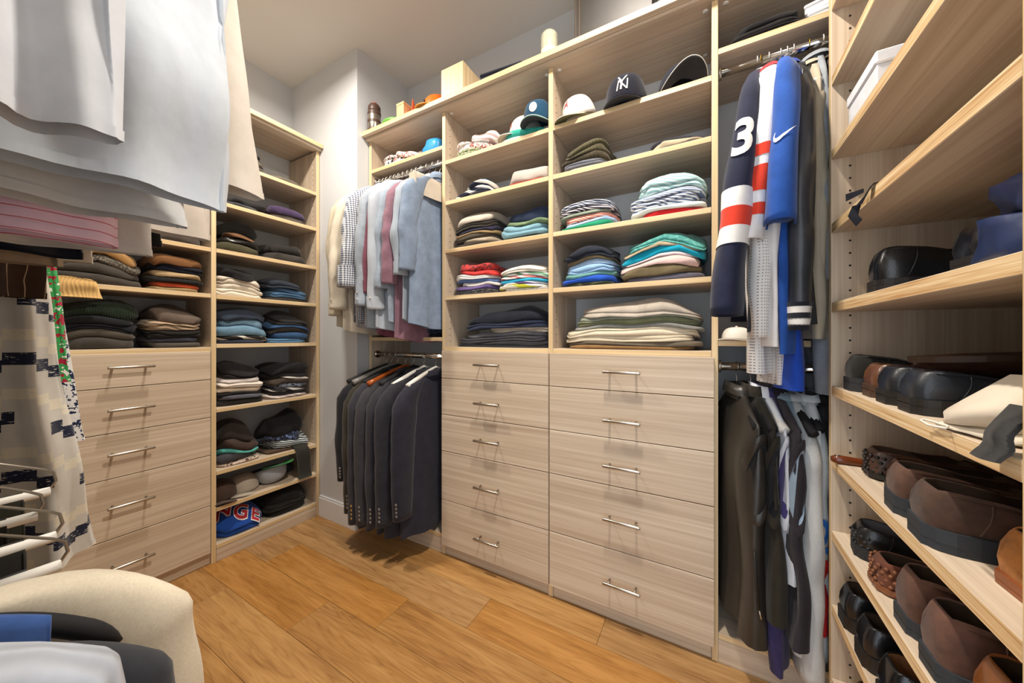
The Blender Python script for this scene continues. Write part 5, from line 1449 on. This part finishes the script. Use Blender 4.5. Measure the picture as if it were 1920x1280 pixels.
fore(-.590, 'white linen shirt nearest the camera, upper left', C('#d3d7de'), 1.322, .120, .30, 501, T=.035, hemcurve=-.0, amp=.016, folds=3, wr=.012)
fore(-.700, 'long blue-white shirt with wide hem, largest in upper left', C('#c9d1da'), 1.312, .273, .44, 511, T=.04, amp=.012, folds=2, wr=.012)
fore(-.775, 'cream shirt sleeve side poking out beside the blue-white shirt', C('#d8cfc3'), 1.375, .350, .44, 521, T=.05, amp=.010, folds=2, flare=.22)
fore(-.800, 'plain white shirt tail behind the blue-white shirt', C('#d5d6d6'), 1.288, .240, .42, 531, T=.045, amp=.014)
fore(-.880, 'pink shirt with thin red horizontal stripes', C('#f6d4e8', 'hstripe', '#d0707e'), 1.252, .180, .42, 541, T=.055, amp=.016)
fore(-.925, 'pale grey shirt peeking out under the pink shirt', C('#cfcac4'), 1.250, .232, .42, 551, T=.04)
fore(-.965, 'off-white shirt cuff between the white tails and shelves', C('#d6cdc2'), 1.315, .335, .46, 561, T=.035, amp=.006)
fore(-1.000, 'dark navy garment below the pink shirt', C('#1a1e2c'), 1.245, .170, .40, 571, T=.05)
fore(-1.045, 'black garment hanging right of the pink shirt', C('#1b1a1a'), 1.300, .285, .44, 581, T=.04)
fore(-1.090, 'taupe linen skirt under the navy garment', C('#a08a72'), 1.235, .155, .38, 591, T=.05, name='hanging_skirt', cat='skirt')
fore(-1.135, 'white cotton top beside the taupe skirt', C('#ddd2c2'), 1.256, .200, .40, 601, T=.04)
fore(-1.200, 'dark brown pinstriped skirt above the patterned dress', C('#35241a', 'pinstripe', '#a08a70'), 1.180, .155, .38, 611, T=.05, name='hanging_skirt', cat='skirt')
fore(-1.300, 'long off-white dress with navy stepped zigzag pattern', C('#c9c6be', 'ikat', '#1c2238'), .590, .238, .24, 621, T=.10, name='hanging_dress', cat='dress', amp=.034, folds=4, flare=1.1, wr=.012, top_z=1.80)
fore(-1.415, 'narrow blouse with black and white floral print edge', P('#e2e2e2', '#1c2a4a', None, .7), .835, .238, .26, 631, T=.05, name='hanging_blouse', cat='blouse', flare=.75, amp=.012)
fore(-1.372, 'colourful red and green embroidered top behind the dress', P('#3a9a54', '#a02038', '#e4e0d8', .9), .99, .212, .28, 641, T=.035, name='embroidered_blouse', cat='blouse', flare=.5, amp=.006)
for (x, lab) in ((-.590, 'nearest white linen shirt'), (-.700, 'long blue-white shirt'), (-.775, 'cream foreground shirt'), (-.880, 'pink striped shirt'), (-1.300, 'zigzag patterned dress')):
    hanger((x, DRY, 2.005), math.pi, .36, .08, WHB, 'white hanger of the ' + lab + ' in the foreground', drop=.085, wiremat=WIRE, bar=False, group='foreground hangers')

# lower rod: trouser hangers, coat, jackets
for i, (x, y, z, lab, tm) in enumerate(((-1.115, .150, .800, 'farthest', '#33332a'), (-1.03, .125, .785, 'second farthest', '#2a2822'), (-.955, .135, .765, 'second nearest', '#2d2a26'), (-.885, .130, .742, 'nearest', '#3b3d40'))):
    h = empty('trouser_hanger', (x, DRY, .95), R(0), lab + ' open-ended wire trouser hanger with white tube, left foreground', 'hanger', 'trouser hangers')
    mk('hook', *hook_vf(0, drop=.06), STEEL, h)
    dz = z-.95; dy = y-DRY
    mk('wire', *tube_vf([(0, 0, -.06), (0, dy*.6, dz+.075), (0, dy-.012, dz+.045), (0, dy, dz+.035), (0, dy+.003, dz+.018), (0, dy-.006, dz+.002), (0, dy-.02, dz)], .0022, 8), STEEL, h)
    mk('wire', *tube_vf([(0, 0, -.06), (0, -dy*.7, dz+.05), (0, -dy-.03, dz)], .0022, 8), STEEL, h)
    mk('white_tube', *tube_vf([(0, -dy-.03, dz), (0, dy-.004, dz)], .0085, 14), WHITEP, h)
    tr = empty('hanging_trousers', (x, DRY, z-.36), R(0), 'dark folded trousers on the ' + lab + ' trouser hanger', 'trousers', 'trousers on the lower foreground rod')
    V = []; n = 16
    wb = Wob(700+i, 5, (8, 30), 2)
    ring = [(-.016, 0), (-.014, .30), (-.010, .355), (0, .3705), (.010, .355), (.014, .30), (.016, 0)]
    for k in range(n):
        yy = -.13 + (dy+.13-.035)*k/(n-1)
        for (xx, zz) in ring: V.append((xx + .004*float(wb(np.array(yy), np.array(zz*.5))), yy, zz))
    F = []
    for k in range(n-1):
        for j in range(6): F.append([k*7+j, k*7+j+1, (k+1)*7+j+1, (k+1)*7+j])
    mk('trouser_legs', V, F, C(tm), tr)
    mk('crease', *tube_vf([(.0165, dy-.036, 0), (.0150, dy-.0355, .30), (.011, dy-.0355, .355)], .0016, 5), C(tm), tr)
fore(-.690, 'beige felted wool coat, lower left foreground', C('#cdc2ae', 'wool'), .18, .178, .40, 651, T=.12, name='wool_coat', cat='coat', slope=.05, top_z=.800, amp=.008, sl=.60, r=(.070, .066), cuff=False, hem=False, wr=.005)
fore(-.585, 'blue cotton shirt edge behind the black jacket, lower left', C('#3f5f9e'), .30, .078, .26, 661, T=.05, slope=.035, top_z=.850, hem=False)
fore(-.560, 'charcoal jacket with curved shoulder, lower left foreground', C('#2b2d33'), .22, .128, .36, 671, T=.08, name='dark_jacket', cat='jacket', slope=.10, top_z=.835, hem=False, sl=.5, cuff=False)
t = empty('clothes_hanger', (-.605, DRY, .95), 0, 'thick black velvet hanger beside the beige coat', 'hanger', 'foreground hangers')
mk('hook', *hook_vf(0, drop=.10), STEEL, t)
arc = [(0, -.12+.27*k/40, -.108-.002*abs(k-17)*.35-.085*max(0, (k-17)/23)**2.2) for k in range(41)]
mk('shoulder_bar', *tube_vf(arc, [.010]*36+[.0102, .0098, .0085, .006, .002], 24), BLACKP, t)
fore(-.470, 'white ribbed sweater at the lower left corner', K('#b9bfc9', .5), .30, .070, .26, 681, T=.09, name='white_sweater', cat='sweater', slope=.06, top_z=.888, hem=False, sl=.4, cuff=False)
